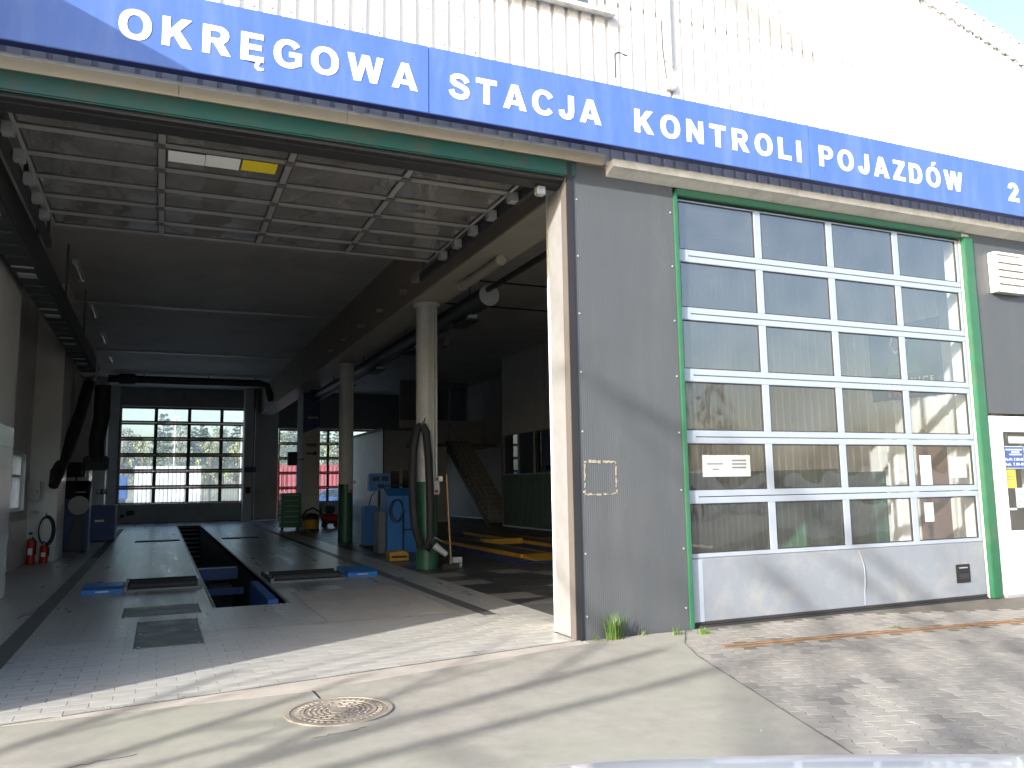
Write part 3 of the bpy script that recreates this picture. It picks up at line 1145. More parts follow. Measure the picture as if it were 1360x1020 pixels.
# black corner trim of the open bay, door track and brush
MB().box(-1.37, -1.301, -.022, .005, -.05, 4.96, .004).build("corner_trim", black_pl, hall)
MB().box(-1.373, -1.36, .003, .12, -.05, 4.82).build("corner_trim", dark_frame, hall)
MB().box(-1.345, -1.325, .14, .5, 0, 4.75, .003).build("door_track", steel_lt, hall)
MB().box(-1.325, -1.24, .44, .5, 0, 4.75).build("door_track", alu_dim, hall)
MB().box(-1.32, -1.22, .14, .2, 0, 4.75).build("door_track", dark_frame, hall)
TAPE = thing("tape_residue", "tape", "tape", (-1.05, -.004, 1.43))   # rectangle of old tape on the grey panel
old_tape = mat("old_tape", (.22, .21, .17), rough=.4, var=.3, scale=30)
rn = random.Random(9)
for (a, b, c, d) in ((-1.24, -.85, 1.755, 1.785), (-1.24, -.85, 1.425, 1.445), (-1.245, -1.22, 1.43, 1.77), (-.875, -.85, 1.43, 1.77)):
    n = 14
    tp = MB()
    for i in range(n):
        if b - a > d - c:
            u0, u1 = a + (b - a) * i / n, a + (b - a) * (i + 1) / n
            if rn.random() < .8: tp.box(u0, u1, -.0065, -.0035, c + rn.uniform(-.006, .008), d + rn.uniform(-.012, .006))
        else:
            u0, u1 = c + (d - c) * i / n, c + (d - c) * (i + 1) / n
            if rn.random() < .75: tp.box(a + rn.uniform(0, .008), b - rn.uniform(0, .012), -.0065, -.0035, u0, u1)
    tp.build("tape_strip", old_tape, TAPE, kind="stuff")
tag(TAPE, "rectangle of torn old tape left on the grey cladding panel", "tape")
# beams, soffit, drip edge
MB().box(-7.9, -1.255, -.02, .1, 4.80, 4.975, .012).build("lintel_beam", teal_paint, hall)
MB().box(-6.9, -1.3, .1, .3, 4.745, 4.86).build("door_seal", black_rub, hall)
MB().box(-6.9, -1.3, .03, .1, 4.765, 4.80).build("door_seal", black_rub, hall)
MB().box(0.03, 4.66, -.015, .1, 4.775, 4.86, .008).build("lintel_beam", green_paint, hall)
MB().box(4.665, 4.83, -.045, .03, 0, 4.8, .008).build("frame_post", green_paint, hall)
MB().box(-.014, .03, -.03, .05, 0, 4.8, .005).build("frame_post", green_paint, hall)
xs = [-7.9, -6.75, -5.2, -3.72, -2.12, -.92]
for a, b in zip(xs[:-1], xs[1:]):
    MB().prism([(-.075, 5.07), (-.03, 4.978), (.0, 4.978), (.0, 5.09), (-.06, 5.085)], 0, a + .002, b - .002).build("soffit_panel", beige, hall)
    MB().box(a + .001, b - .001, -.092, -.0755, 5.062, 5.09, .003).build("drip_edge", trim_white, hall)
xs = [-.88, .72, 2.28, 3.85, 5.4, 7.0, 8.5]
for i, (a, b) in enumerate(zip(xs[:-1], xs[1:])):
    MB().prism([(-.16, 4.93), (0.0, 4.868), (0.0, 5.02), (-.16, 5.005)], 0, a + .002, b - .002).build("soffit_panel", trim_white, hall)
    MB().box(a + .001, b - .001, -.177, -.1605, 4.925, 5.01, .004).build("drip_edge", trim_white, hall)
# upper window
uw = MB().box(-2.42, -.98, -.06, -.036, 6.76, 7.9)
w_ = thing("upper_window", "small window with cream frame above the blue sign", "window", (-1.7, -.04, 6.72))
MB().box(-2.42, -2.36, -.075, -.036, 6.76, 7.9).box(-1.06, -.99, -.075, -.036, 6.76, 7.9).box(-2.36, -1.06, -.075, -.036, 6.76, 6.80).box(-2.36, -1.06, -.075, -.036, 7.84, 7.9).box(-1.745, -1.705, -.074, -.036, 6.80, 7.84).build("frame", mat("cream_frame", (.62, .56, .4), rough=.5), w_)
MB().box(-2.36, -1.745, -.05, -.044, 6.8, 7.84).build("pane", mat("window_dark_glass", (.06, .09, .11), rough=.05, var=.1), w_)
MB().box(-1.705, -1.06, -.05, -.044, 6.8, 7.84).build("pane", MATS["window_dark_glass"], w_)
MB().prism([(-.15, 6.70), (-.03, 6.72), (-.03, 6.76), (-.15, 6.73)], 0, -2.6, -.76).build("sill", trim_white, w_)
# conduit and box
cd = thing("wall_conduit", "thin grey conduit pipe ending in a white junction box over the sign", "conduit", (-.03, -.05, 6.0))
MB().tube([(-.01, -.07, 6.28), (-.01, -.07, 8.0)], .022, 8).build("pipe", steel_lt, cd)
MB().box(-.09, .03, -.1, -.036, 6.0, 6.12, .01).build("junction_box", trim_white, cd)
MB().tube([(-.03, -.07, 6.12), (-.035, -.075, 6.2), (-.012, -.07, 6.3)], .007, 6).build("cable", trim_white, cd)
MB().tube([(-.06, -.04, 6.12), (-.1, -.042, 6.5), (-.105, -.042, 6.85)], .005, 6).build("cable", black_pl, cd)
ww = MB().tube([(-.74, -.042, 6.02), (-.74, -.042, 6.3), (-.70, -.042, 6.33), (-.58, -.042, 6.31)], .006, 6)
tag(ww.build("wall_cable", black_pl), "short thin dark cable clipped to the white corrugated wall below the window", "cable")
# floodlight boom higher up the wall (throws the slanting strip of shade)
fb = thing("floodlight_boom", "long grey floodlight boom sticking out from the white wall", "lamp", (.0, 0, 7.75))
MB().box(-.08, .08, -.06, -.036, 7.55, 7.95).build("wall_plate", steel_lt, fb)
MB().box(-.06, .06, -1.0, -.06, 7.68, 7.84, .02).build("arm", steel_lt, fb)
MB().prism([(-.85, 7.63), (-1.22, 7.72), (-1.22, 7.80), (-.85, 7.9)], 0, -.14, .14).build("lamp_head", lamp_case, fb)

# projecting bay at the left end whose edge shades the doorway
wg = thing("side_wing", "white projecting wing of the hall left of the open bay", "building", (-9, -.5, 0))
MB().box(-11.5, -7.3, -1.02, -.02, 0, 5.85).build("wall", white_sheet, wg)
MB().box(-11.7, -7.28, -1.6, -.06, 5.85, 5.97, .01).build("roof", soffit_grey, wg)

# side, back walls
LW = -7.9
wz0, wz1 = 1.15, 2.35
wins = [(7.4, 9.3), (10.6, 12.9), (16.2, 18.2), (19.2, 21.2), (24.5, 26.5), (27.5, 29.5)]
MB().box(LW - .25, LW, .3, 34.2, 0, wz0).build("side_wall", wall_in, hall)
MB().box(LW - .25, LW, .3, 34.2, wz1, 6.9).build("side_wall", wall_in, hall)
ys = [.3] + [q for w in wins for q in w] + [34.2]
for a, b in zip(ys[0::2], ys[1::2]):
    MB().box(LW - .25, LW, a, b, wz0, wz1).build("side_wall", wall_in, hall)
for (a, b) in wins:
    fw = MB()
    for (c, d) in ((a, a + .06), (b - .06, b), ((a + b) / 2 - .03, (a + b) / 2 + .03)):
        fw.box(LW - .17, LW - .08, c, d, wz0, wz1)
    fw.box(LW - .165, LW - .085, a + .06, b - .06, wz0, wz0 + .06).box(LW - .165, LW - .085, a + .06, b - .06, wz1 - .06, wz1)
    fw.box(LW - .165, LW - .085, a + .06, b - .06, wz0 + .7, wz0 + .75)
    wo = fw.build("side_window", pvc_white, hall)
    MB().box(LW - .13, LW - .12, a + .06, b - .06, wz0 + .06, wz1 - .06).build("pane", G_far, wo)
MB().box(8.5, 8.75, .0, 34.2, 0, 6.9).build("side_wall", wall_in, hall)
# pillars along the left wall, tiled up to shoulder height
for (y0, y1, xf) in ((4.0, 6.9, -7.3), (13.5, 15.0, -7.33), (22.3, 23.6, -7.36), (30.6, 31.8, -7.36)):
    pl = MB().box(LW, xf, y0, y1, 0, 6.3).build("pillar", wall_in, hall)
    tb = MB()
    nx = 3
    for r in range(8):
        z0 = .02 + r * .31
        for q in range(2):
            a = LW + .005 + q * (xf - LW) / 2
            tb.box(a + .004, a + (xf - LW) / 2 - .008, y0 - .009, y0 - .0005, z0 + .004, z0 + .304)
        m = int(round((y1 - y0) / .3))
        for q in range(m):
            a = y0 + q * (y1 - y0) / m
            tb.box(xf + .0005, xf + .009, a + .003, a + (y1 - y0) / m - .003, z0 + .004, z0 + .304)
    tb.build("pillar_tile", tile_wall, pl, kind="stuff")
# tiled lower left wall
tw = MB()
for r in range(3):
    for q in range(110):
        a = .4 + q * .305
        tw.box(LW + .0005, LW + .008, a + .003, a + .302, .02 + r * .31 + .003, .02 + r * .31 + .307)
tw.build("side_wall_tile", tile_wall, hall, kind="stuff")
# back wall with two door openings
BY = 34.0
for (a, b, c, d) in ((-8.15, -7.05, 0, 6.9), (-7.05, -1.03, 5.42, 6.9), (-1.03, .08, 0, 6.9), (.08, 6.2, 4.47, 6.9), (6.2, 8.75, 0, 6.9)):
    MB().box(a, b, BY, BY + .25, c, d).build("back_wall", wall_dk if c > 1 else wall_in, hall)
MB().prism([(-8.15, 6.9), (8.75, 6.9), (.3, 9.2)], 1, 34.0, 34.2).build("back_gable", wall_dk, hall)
# ceiling
cz = 6.3
js = [.3, 7.9, 15.3, 23.0, 30.5, 34.0]
for a, b in zip(js[:-1], js[1:]):
    MB().box(LW, -.55, a + .01, b - .01, cz, cz + .05).build("ceiling_panel", ceil_m, hall)
    st = MB().box(LW, -.86, b - .05, b + .05, cz - .05, cz + .002)
    if b < 33: st.build("ceiling_joint", steel_lt, hall)
y = .3
while y < 33.9:
    MB().box(-.55, 8.5, y + .006, min(y + 2.45, 34) - .006, cz, cz + .05).build("ceiling_panel", ceil_m, hall)
    y += 2.45
for yy in (9.9, 12.4):
    MB().box(-.25, 6.6, yy - .03, yy + .03, cz - .03, cz + .001).build("ceiling_joint", duct_dk, hall)
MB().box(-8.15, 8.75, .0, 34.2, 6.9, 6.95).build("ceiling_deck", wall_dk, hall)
# long beam over the columns
bm_ = MB().box(-.85, -.25, .3, 34, 5.12, cz).build("main_beam", beam_brown, hall)
MB().box(-.87, -.23, .31, 34, 5.085, 5.119).build("beam_flange", beige, bm_)
for k in range(9):
    MB().box(-1.0, -.851, 2.2 + 1.9 * k, 2.36 + 1.9 * k, 5.35, 5.43).build("beam_cleat", beam_brown, bm_)


# round steel columns with pipes
def column(x, y, r=.205):
    c = MB().cyl((x, y, 1.62), (x, y, 5.085), r, 20).build("column", col_white, hall)
    MB().cyl((x, y, 0), (x, y, 1.62), r + .003, 20).build("green_base", green_paint, c)
    MB().cyl((x, y, 5.0), (x, y, 5.07), r + .06, 20).build("head_plate", col_white, c)
    p = MB()
    for (dx, dy_) in ((.06, -.235), (.13, -.2), (-.03, -.24)):
        p.tube([(x + dx, y + dy_, 1.7 if dx > 0 else 2.3), (x + dx, y + dy_, 5.0)], .018, 6)
    p.build("riser_pipe", col_white, c)
    MB().box(x + .02, x + .16, y - .3, y - .215, 1.38, 1.64, .01).build("switch_box", grey_eq, c)
    MB().cyl((x + .09, y - .3, 1.44), (x + .09, y - .325, 1.44), .03, 10).build("red_button", red_eq, c)
    MB().box(x + .15, x + .23, y - .28, y - .2, 1.62, 1.72, .01).build("socket", trim_white, c)
    return c


column(-.56, 7.54)
column(-.38, 15.8)
MB().box(-.4, .25, 23.5, 24.8, 0, cz).build("square_pillar", wall_in, hall)
# long lower wall between the bays' rear: back corner pier
MB().box(-1.6, -1.2, 33.2, 33.99, 0, cz).build("back_pier", wall_in, hall)

# ================================================================== SIGN
sg = thing("fascia_sign", "long blue fascia sign reading OKRĘGOWA STACJA KONTROLI POJAZDÓW in white letters", "sign", (0, -.4, 5.045))
for a, b in ((-8.6, -3.020), (-3.014, 1.655), (1.661, 8.4)):
    MB().box(a, b, -.4, -.3, 5.045, 5.715, .004).build("sign_panel", sign_blue, sg)
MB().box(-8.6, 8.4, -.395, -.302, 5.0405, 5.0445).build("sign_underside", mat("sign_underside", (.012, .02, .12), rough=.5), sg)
MB().box(1.61, 1.655, -.4035, -.4005, 5.045, 5.715).build("joint_strip", sign_blue, sg)
for k in range(11):
    MB().box(-7.6 + 1.55 * k, -7.56 + 1.55 * k, -.3, -.036, 5.2, 5.24).build("sign_bracket", steel, sg)


def on_sign(u, d, z): return (u, -.402 + d, z)


for (t, a, b, w) in (("OKRĘGOWA", -5.675, -3.13, .96), ("STACJA", -2.82, -1.15, .96), ("KONTROLI", -.74, 1.53, .96), ("POJAZDÓW", 1.81, 4.24, .96), ("2", 5.12, 5.38, 1.1)):
    bold_text(t, a, b, 5.236, .258, .006, on_sign, "letter", letter_white, sg, wid=w)


# ================================================================== SECTIONAL DOORS
def sectional(name, label, T, W, rows, cols, panel_h, fr, gl, panel_m, rail=.16, stile=.11, th=.045, wavy=(), loc=(0, 0, 0), marks=True, seg_top=.12):
    """local frame: X across 0..W, Z up from 0, outer face at Y=0"""
    t = thing(name, label, "door", loc)

    def mb(): return MB(T)
    if panel_h:
        pn = mb().box(0, W, 0, th, .03, panel_h, .004).build("bottom_panel", panel_m, t)
        mb().box(0, W, .002, th + .002, -.0, .03).build("bottom_seal", black_rub, t)
    z = panel_h
    bounds = []
    for h in rows:
        bounds.append((z, z + h))
        z += h
    zt = z
    pw = (W - 2 * stile) / cols
    for i, (a, b) in enumerate(bounds):
        lo = a + (rail / 2 if i else (.05 if panel_h else rail / 2))
        hi = b - (rail / 2 if i < len(bounds) - 1 else seg_top)
        # rails of this section
        mb().box(0, W, 0, th, a + .004, lo, .004).build("rail", fr, t)
        mb().box(0, W, 0, th, hi, b - .004, .004).build("rail", fr, t)
        mb().box(0, stile * .55, 0, th, lo, hi, .003).build("stile", fr, t)
        mb().box(W - stile * .55, W, 0, th, lo, hi, .003).build("stile", fr, t)
        for c in range(cols):
            x0 = stile * .55 + c * (W - stile * 1.1) / cols
            x1 = stile * .55 + (c + 1) * (W - stile * 1.1) / cols
            if c:
                mb().box(x0 - stile * .5, x0 + stile * .5, .001, th - .001, lo, hi, .003).build("mullion", fr, t)
            xa = x0 + (stile * .5 if c else 0)
            xb = x1 - (stile * .5 if c < cols - 1 else 0)
            bd = mb()
            bd.box(xa, xa + .012, .010, .034, lo, hi).box(xb - .012, xb, .010, .034, lo, hi)
            bd.box(xa + .012, xb - .012, .0105, .0335, lo, lo + .012).box(xa + .012, xb - .012, .0105, .0335, hi - .012, hi)
            p = mb().box(xa + .002, xb - .002, .018, .024, lo + .001, hi - .001).build("pane", gl[1] if (i, c) in wavy or i in wavy else gl[0], t)
            bd.build("glazing_bead", black_rub, p)
    return t, bounds, zt


DW = 4.62
rows = [.71 - .06, .62, .68, .68, .68, .73]
# bounds measured on the photograph: 0.71 | 1.37 | 2.03 | 2.72 | 3.42 | 4.09 | 4.77
rows = [.66, .66, .69, .70, .67, .66]
cdoor, cb, _ = sectional("sectional_door", "closed silver sectional door with rows of clear panes and solid bottom panel", Matrix.Translation((.03, .045, .02)), DW, rows, 4, .70,
                         alu, (G_door, G_wave), alu_panel, rail=.145, stile=.10, wavy=(0, 1, 2), loc=(2.3, .05, 0), seg_top=.02)
# crease, edge plates and recessed handle of the closed door
MB().tube([(2.49, .043, .69), (2.51, .037, .62), (2.545, .035, .5), (2.55, .037, .35), (2.535, .042, .2), (2.53, .044, .06)], [.004, .008, .011, .011, .008, .004], 6).build("dent_crease", alu_panel, cdoor)
MB().box(.034, .21, .041, .0445, .05, .71).build("edge_plate", alu, cdoor)
for (a, b) in cb[:-1]:
    MB().box(.034, .2, .042, .0445, b + .02 - .065, b + .02 + .065, .002).build("edge_plate", alu, cdoor)
hd = MB().box(4.1, 4.35, .03, .044, .22, .45, .008).build("handle_plate", black_pl, cdoor)
MB().box(4.14, 4.31, .025, .0295, .27, .34, .002).build("handle_recess", black_rub, hd)
MB().box(4.13, 4.32, .018, .0295, .345, .375, .004).build("handle_grip", black_pl, hd)
MB().box(4.15, 4.3, .0265, .0295, .40, .415).build("handle_label", print_grey, hd)
MB().box(.03, 4.65, .03, .09, -.02, .015).build("floor_gap_seal", black_rub, cdoor)
# brush jamb of the door
# open overhead door: outer face turned up, inner face seen from below
Zd = 4.86
OX0, OX1 = -6.56, -1.70
Topen = Matrix(((1, 0, 0, OX0), (0, 0, 1, .32), (0, -1, 0, Zd), (0, 0, 0, 1)))
odoor, ob, ozt = sectional("overhead_door", "open overhead sectional door with dusty panes, raised flat under the ceiling", Topen, OX1 - OX0, [.42, .65, .63, .61, .60, .56], 4, 0,
                           alu_dim, (G_open, G_open), alu_panel, rail=.085, stile=.065, loc=(-4, 2, Zd), seg_top=.09)
yy0 = .32
for (a, b) in ob[:-1]:
    yb = yy0 + b
    for (xa, sg_) in ((OX0 + .02, -1), (OX1 - .02, 1)):
        hg = MB()
        hg.box(xa - .05 + sg_ * .05, xa + .05 + sg_ * .05, yb - .06, yb + .06, Zd - .14, Zd - .03, .004)
        hg.build("roller_bracket", steel_lt, odoor)
    s2 = MB()
    for q in (1, 2, 3):
        xq = OX0 + (OX1 - OX0) * q / 4
        s2.box(xq - .05, xq + .05, yb - .05, yb + .05, Zd - .058, Zd - .0465)
    s2.build("hinge", dark_frame, odoor)
tr = thing("door_track_set", "dark steel tracks carrying the raised overhead door on both sides", "door track", (-4, 2, Zd))
for xq in (OX0 - .16, OX1 + .10):
    MB().box(xq, xq + .06, .2, 4.6, Zd - .12, Zd + .0, .006).build("track", duct_dk, tr)
    MB().box(xq + .01, xq + .05, 4.45, 4.5, Zd, 6.3).build("hanger", steel, tr)
    MB().box(xq + .01, xq + .05, 2.45, 2.5, Zd, 6.3).build("hanger", steel, tr)
    MB().box(xq - .02, xq + .08, .18, .27, Zd - .22, Zd - .121, .01).build("corner_bracket", steel_lt, tr)
MB().box(OX1 + .19, OX1 + .32, .31, 5.4, Zd + .05, Zd + .16, .01).build("cable_trunking", alu_dim, tr)
# notices stuck to the raised door
for (x0, x1, y0, y1, m, lab) in ((-5.27, -4.93, .82, 1.10, paper, "plain white paper notice taped to the raised door, farther from the yellow one"),
                                 (-4.925, -4.60, .80, 1.10, paper, "plain white paper notice taped to the raised door, touching the yellow one"),
                                 (-4.58, -4.24, .80, 1.08, paper_y, "yellow paper notice taped to the raised overhead door")):
    tag(MB().box(x0, x1, y0, y1, Zd - .0495, Zd - .047).build("paper_notice", m), lab, "notice")
# clutter lying on the raised door's last panes
rn = random.Random(4)
for (x0, lab) in ((-5.75, "crumpled pale sheet lying over the far panes of the raised door, by the left edge"),
                  (-4.95, "crumpled pale sheet lying over the far panes of the raised door, left of its middle"),
                  (-3.7, "small crumpled pale sheet lying over the far panes of the raised door, right of middle"),
                  (-2.95, "crumpled pale sheet lying over the far panes of the raised door, towards the right edge")):
    cr = MB()
    vs_ = []
    for j in range(4):
        for i in range(9):
            vs_.append((x0 + .07 * i, 3.36 + .09 * j, Zd + .004 + rn.uniform(0, .05)))
    cr.add(vs_, [(j * 9 + i, j * 9 + i + 1, (j + 1) * 9 + i + 1, (j + 1) * 9 + i) for j in range(3) for i in range(8)])
    cr.add([(v[0], v[1], v[2] + .004) for v in vs_], [(j * 9 + i, j * 9 + i + 1, (j + 1) * 9 + i + 1, (j + 1) * 9 + i) for j in range(3) for i in range(8)])
    tag(cr.build("crumpled_sheet", paper, fix=False), lab, "paper")
# back doors seen against the light
bd1, _, _ = sectional("rear_door", "wide glazed sectional door closing the far end of the pit bay", Matrix.Translation((-7.02, BY + .06, 0)), 5.96, [.75, .75, .75, .75, .75, .76], 4, .90,
                      dark_frame, (G_far, G_far), mat("rear_panel_grey", (.3, .32, .32), rough=.6), rail=.17, stile=.13, loc=(-4, BY, 0), seg_top=.1)
MB().box(-6.6, -6.25, BY + .045, BY + .059, .38, .6).build("handle_plate", black_pl, bd1)
MB().box(-6.85, -6.68, BY + .045, BY + .059, .3, .42).build("lock_plate", black_pl, bd1)
bd2, _, _ = sectional("rear_door", "glazed sectional door at the far end behind the signed pillar, red containers showing through", Matrix.Translation((.1, BY + .06, 0)), 6.05, [.73, .73, .73, .73, .74], 5, .8,
                      dark_frame, (G_far, G_far), MATS["rear_panel_grey"], rail=.12, stile=.10, loc=(3, BY, 0), seg_top=.1)
for xq in (-7.0, -1.1):
    t_ = tag(MB().box(xq - .05, xq + .05, BY - .1, BY - .02, 0, 5.4, .01).build("vertical_track", steel),
             "vertical steel door track at the %s side of the wide rear door" % ("left" if xq < -4 else "right"), "door track")

# papers inside the closed door's panes
pn = thing("paper_notice", "white paper notice with grey print inside the closed door's leftmost pane", "notice", (.62, .085, 1.63))
MB().box(.30, .96, .083, .086, 1.60, 1.84).build("sheet", paper, pn)


def on_y(y): return lambda u, d, z: (u, y + d, z)


pr = MB()
for k in range(3):
    pr.box(.70, .90, .080, .0815, 1.69 + .04 * k, 1.71 + .04 * k)
pr.box(.36, .58, .080, .0815, 1.735, 1.75)
pr.box(.43, .52, .080, .0815, 1.675, 1.69)
pr.build("print", print_grey, pn)
for (x0, z0, x1, z1, lab) in ((3.66, 1.45, 3.86, 1.84, "tall white paper sheet inside the closed door's fifth row of panes by the dark door"), (4.2, 1.55, 4.5, 1.82, "white paper notice inside the closed door's pane next to the green post"),
                              (3.68, 1.0, 3.84, 1.24, "small white sheet inside the closed door's lowest panes")):
    p_ = thing("paper_sheet", lab, "notice", ((x0 + x1) / 2, .09, z0))
    MB().box(x0, x1, .083, .086, z0, z1).build("sheet", paper, p_)
    q = MB()
    for k in range(3):
        q.box(x0 + .03, x1 - .03, .080, .0815, z1 - .06 - .05 * k, z1 - .045 - .05 * k)
    q.build("print", mat("faint_print", (.55, .55, .56), rough=.7), p_)

# ================================================================== ENTRANCE DOOR, VENT
ed = thing("entrance_door", "white framed glazed entrance door beside the green post", "door", (5.35, 0, 0))
fr = MB()
fr.box(4.89, 4.97, -.03, .06, 0, 2.36, .006).box(5.78, 5.86, -.03, .06, 0, 2.36, .006).box(4.97, 5.78, -.0295, .0595, 2.27, 2.36, .006)
fr.build("frame", pvc_white, ed)
lf = MB()
lf.box(4.975, 5.09, -.045, .03, .03, 2.265, .006).box(5.66, 5.775, -.045, .03, .03, 2.265, .006)
lf.box(5.09, 5.66, -.0445, .0295, 2.15, 2.265, .006).box(5.09, 5.66, -.0445, .0295, .74, .84, .006).box(5.09, 5.66, -.0445, .0295, .03, .14, .006)
lf.build("leaf", pvc_white, ed)
MB().box(5.09, 5.66, -.02, -.0, .14, .74).build("lower_panel", pvc_white, ed)
MB().box(5.09, 5.66, -.012, -.006, .84, 2.15).build("pane", G_clear, ed)
h_ = MB().box(5.015, 5.045, -.056, -.0455, 1.0, 1.22, .004)
h_.box(5.02, 5.04, -.095, -.056, 1.12, 1.14).box(5.02, 5.16, -.1, -.085, 1.115, 1.14, .004)
h_.build("handle", pvc_white, ed)
MB().box(4.88, 5.87, -.06, .06, -.02, .0295, .005).build("threshold", steel_lt, ed)
hs = thing("hours_sign", "blue opening hours sign with white print inside the entrance door glass", "sign", (5.32, 0, 1.66))
MB().box(5.13, 5.52, -.0045, -.0015, 1.67, 1.95).build("sign_plate", print_blue, hs)
MB().box(5.12, 5.53, -.0010, .0005, 1.66, 1.96).build("sign_border", paper, hs)
q = MB()
for z, a, b in ((1.905, 5.17, 5.49), (1.87, 5.28, 5.44), (1.84, 5.24, 5.48)):
    q.box(a, b, -.0062, -.0048, z, z + .016)
q.build("print_line", paper, hs)
put_text("Pn-Pt 7.00-18", 5.15, 5.50, 1.765, .036, .002, on_y(-.006), "print", paper, hs, off=.02, split=False)
put_text("Sob. 7.00-13", 5.15, 5.50, 1.70, .036, .002, on_y(-.006), "print", paper, hs, off=.02, split=False)
for (a, b, c, d, m, lab) in ((5.1, 5.33, 1.40, 1.645, paper_y, "yellow paper notice inside the entrance door glass below the blue sign"),
                             (5.30, 5.52, 1.14, 1.40, paper, "white paper notice inside the entrance door glass below the yellow one"),
                             (5.25, 5.6, 2.0, 2.09, paper, "narrow white strip label inside the top of the entrance door glass")):
    p_ = thing("door_notice", lab, "notice", ((a + b) / 2, 0, c))
    MB().box(a, b, -.0045, -.0015, c, d).build("sheet", m, p_)
    q = MB()
    for k in range(4):
        zz = d - .05 - .045 * k
        if zz > c + .02: q.box(a + .03, b - .03 - .03 * (k % 2), -.006, -.0047, zz, zz + .01)
    if q.v: q.build("print", print_grey, p_)
vt = thing("vent_louvre", "cream metal vent louvre with slanted blades on the grey cladding", "vent", (5.45, 0, 4.08))
MB().box(5.15, 5.19, -.12, -.003, 4.06, 4.62, .005).box(5.72, 5.76, -.12, -.003, 4.06, 4.62, .005).box(5.19, 5.72, -.119, -.003, 4.59, 4.62).box(5.19, 5.72, -.119, -.003, 4.06, 4.085).build("frame", trim_white, vt)
for k in range(5):
    z = 4.09 + .1 * k
    MB().prism([(-.128, z - .012), (-.118, z - .012), (-.075, z + .106), (-.085, z + .106)], 0, 5.192, 5.718).build("slat", trim_white, vt)

# ================================================================== SECOND BAY: banner wall, office, stairs
WX = 6.6
of = thing("office_block", "ribbed two-tone inner wall of the second bay with green base and long window", "partition", (WX, 10, 0))
# ribbed wall in segments round the window (y 16.7..20.7, z 1.92..3.36)


def rib_wall(y0, y1, z0, z1, m, name, xx=WX, pitch=.2, depth=.03):
    pr = ribs(y0, y1, pitch, depth, xx, crest=.6, side=.1)
    mb = MB()
    mb.sheet([(p[1], p[0]) for p in pr], 2, z0, z1)
    return mb.build(name, m, of, fix=False)


for a, b in ((.32, 4.3), (4.3, 8.3), (8.3, 12.3), (12.3, 16.6)):
    rib_wall(a, b, 1.75 if b > 4.5 else 0, 6.3, rib_beige, "ribbed_sheet")
    if b > 4.5: rib_wall(a, b, 0, 1.75, green_dark, "green_sheet")
rib_wall(3.25, 4.3, 0, 1.68, green_dark, "green_sheet", xx=WX - .034)
rib_wall(16.6, 20.8, 3.38, 6.3, rib_beige, "ribbed_sheet")
rib_wall(16.6, 20.8, 0, 1.90, green_dark, "green_sheet")
MB().box(WX + .02, WX + .12, .32, 16.6, 0, 6.3).build("core_wall", wall_in, of)
MB().box(WX + .02, WX + .12, 16.6, 20.8, 0, 1.88).build("core_wall", wall_in, of)
MB().box(WX + .02, WX + .12, 16.6, 20.8, 3.40, 6.3).build("core_wall", wall_in, of)
MB().box(WX + .9, WX + 1.0, 16.6, 20.8, 1.2, 3.9).build("office_inside", wall_dk, of)
wf = MB()
for yy in (16.62, 18.05, 19.4, 20.72):
    wf.box(WX - .02, WX + .08, yy - .045, yy + .045, 1.93, 3.35)
wf.box(WX - .021, WX + .079, 16.6, 20.78, 3.35, 3.42).box(WX - .04, WX + .09, 16.6, 20.78, 1.88, 1.93)
wo = wf.build("office_window", mat("grey_window_frame", (.3, .3, .3), rough=.5), of)
for a, b in ((16.665, 18.005), (18.095, 19.355), (19.445, 20.675)):
    MB().box(WX + .02, WX + .026, a, b, 1.93, 3.35).build("pane", glass_mat("pane_office", tint=(.5, .55, .58), ior=2.2), wo)
MB().box(WX - .03, 8.49, 20.8, 20.95, 0, 6.3).build("end_wall", wall_dk, of)
MB().box(WX - .05, WX - .03, 8.3, 20.8, .0, .06).build("skirting", trim_white, of)
dd = thing("inner_door", "dark brown inner door in the sunlit ribbed wall behind the closed door", "door", (WX - .04, 2.25, 0))
MB().box(WX - .075, WX - .032, 1.95, 2.55, .45, 2.15, .006).build("leaf", mat("brown_door", (.1, .06, .045), rough=.5), dd)
MB().box(WX - .09, WX - .033, 1.88, 1.948, .42, 2.22).box(WX - .09, WX - .033, 2.552, 2.62, .42, 2.22).box(WX - .09, WX - .033, 1.949, 2.551, 2.152, 2.22).build("frame", rib_beige, dd)
dd2 = MB().box(WX - .3, WX - .04, 2.75, 2.95, .45, 2.2, .01)
tag(dd2.build("wall_cupboard", pvc_white), "narrow white cupboard against the sunlit ribbed wall", "cupboard")
# banner with hexagon and TRUCK lettering
bn = thing("service_banner", "dark navy banner with white hexagon, green shape and red TRUCK lettering", "banner", (WX - .05, 2.65, 2.93))
navy = mat("banner_navy", (.012, .022, .075), rough=.45, var=.05)
MB().box(WX - .055, WX - .04, 1.94, 3.40, 2.92, 4.22).build("banner_sheet", navy, bn)


def on_banner(u, d, z): return (WX - .057 - d, 3.40 - u, z)


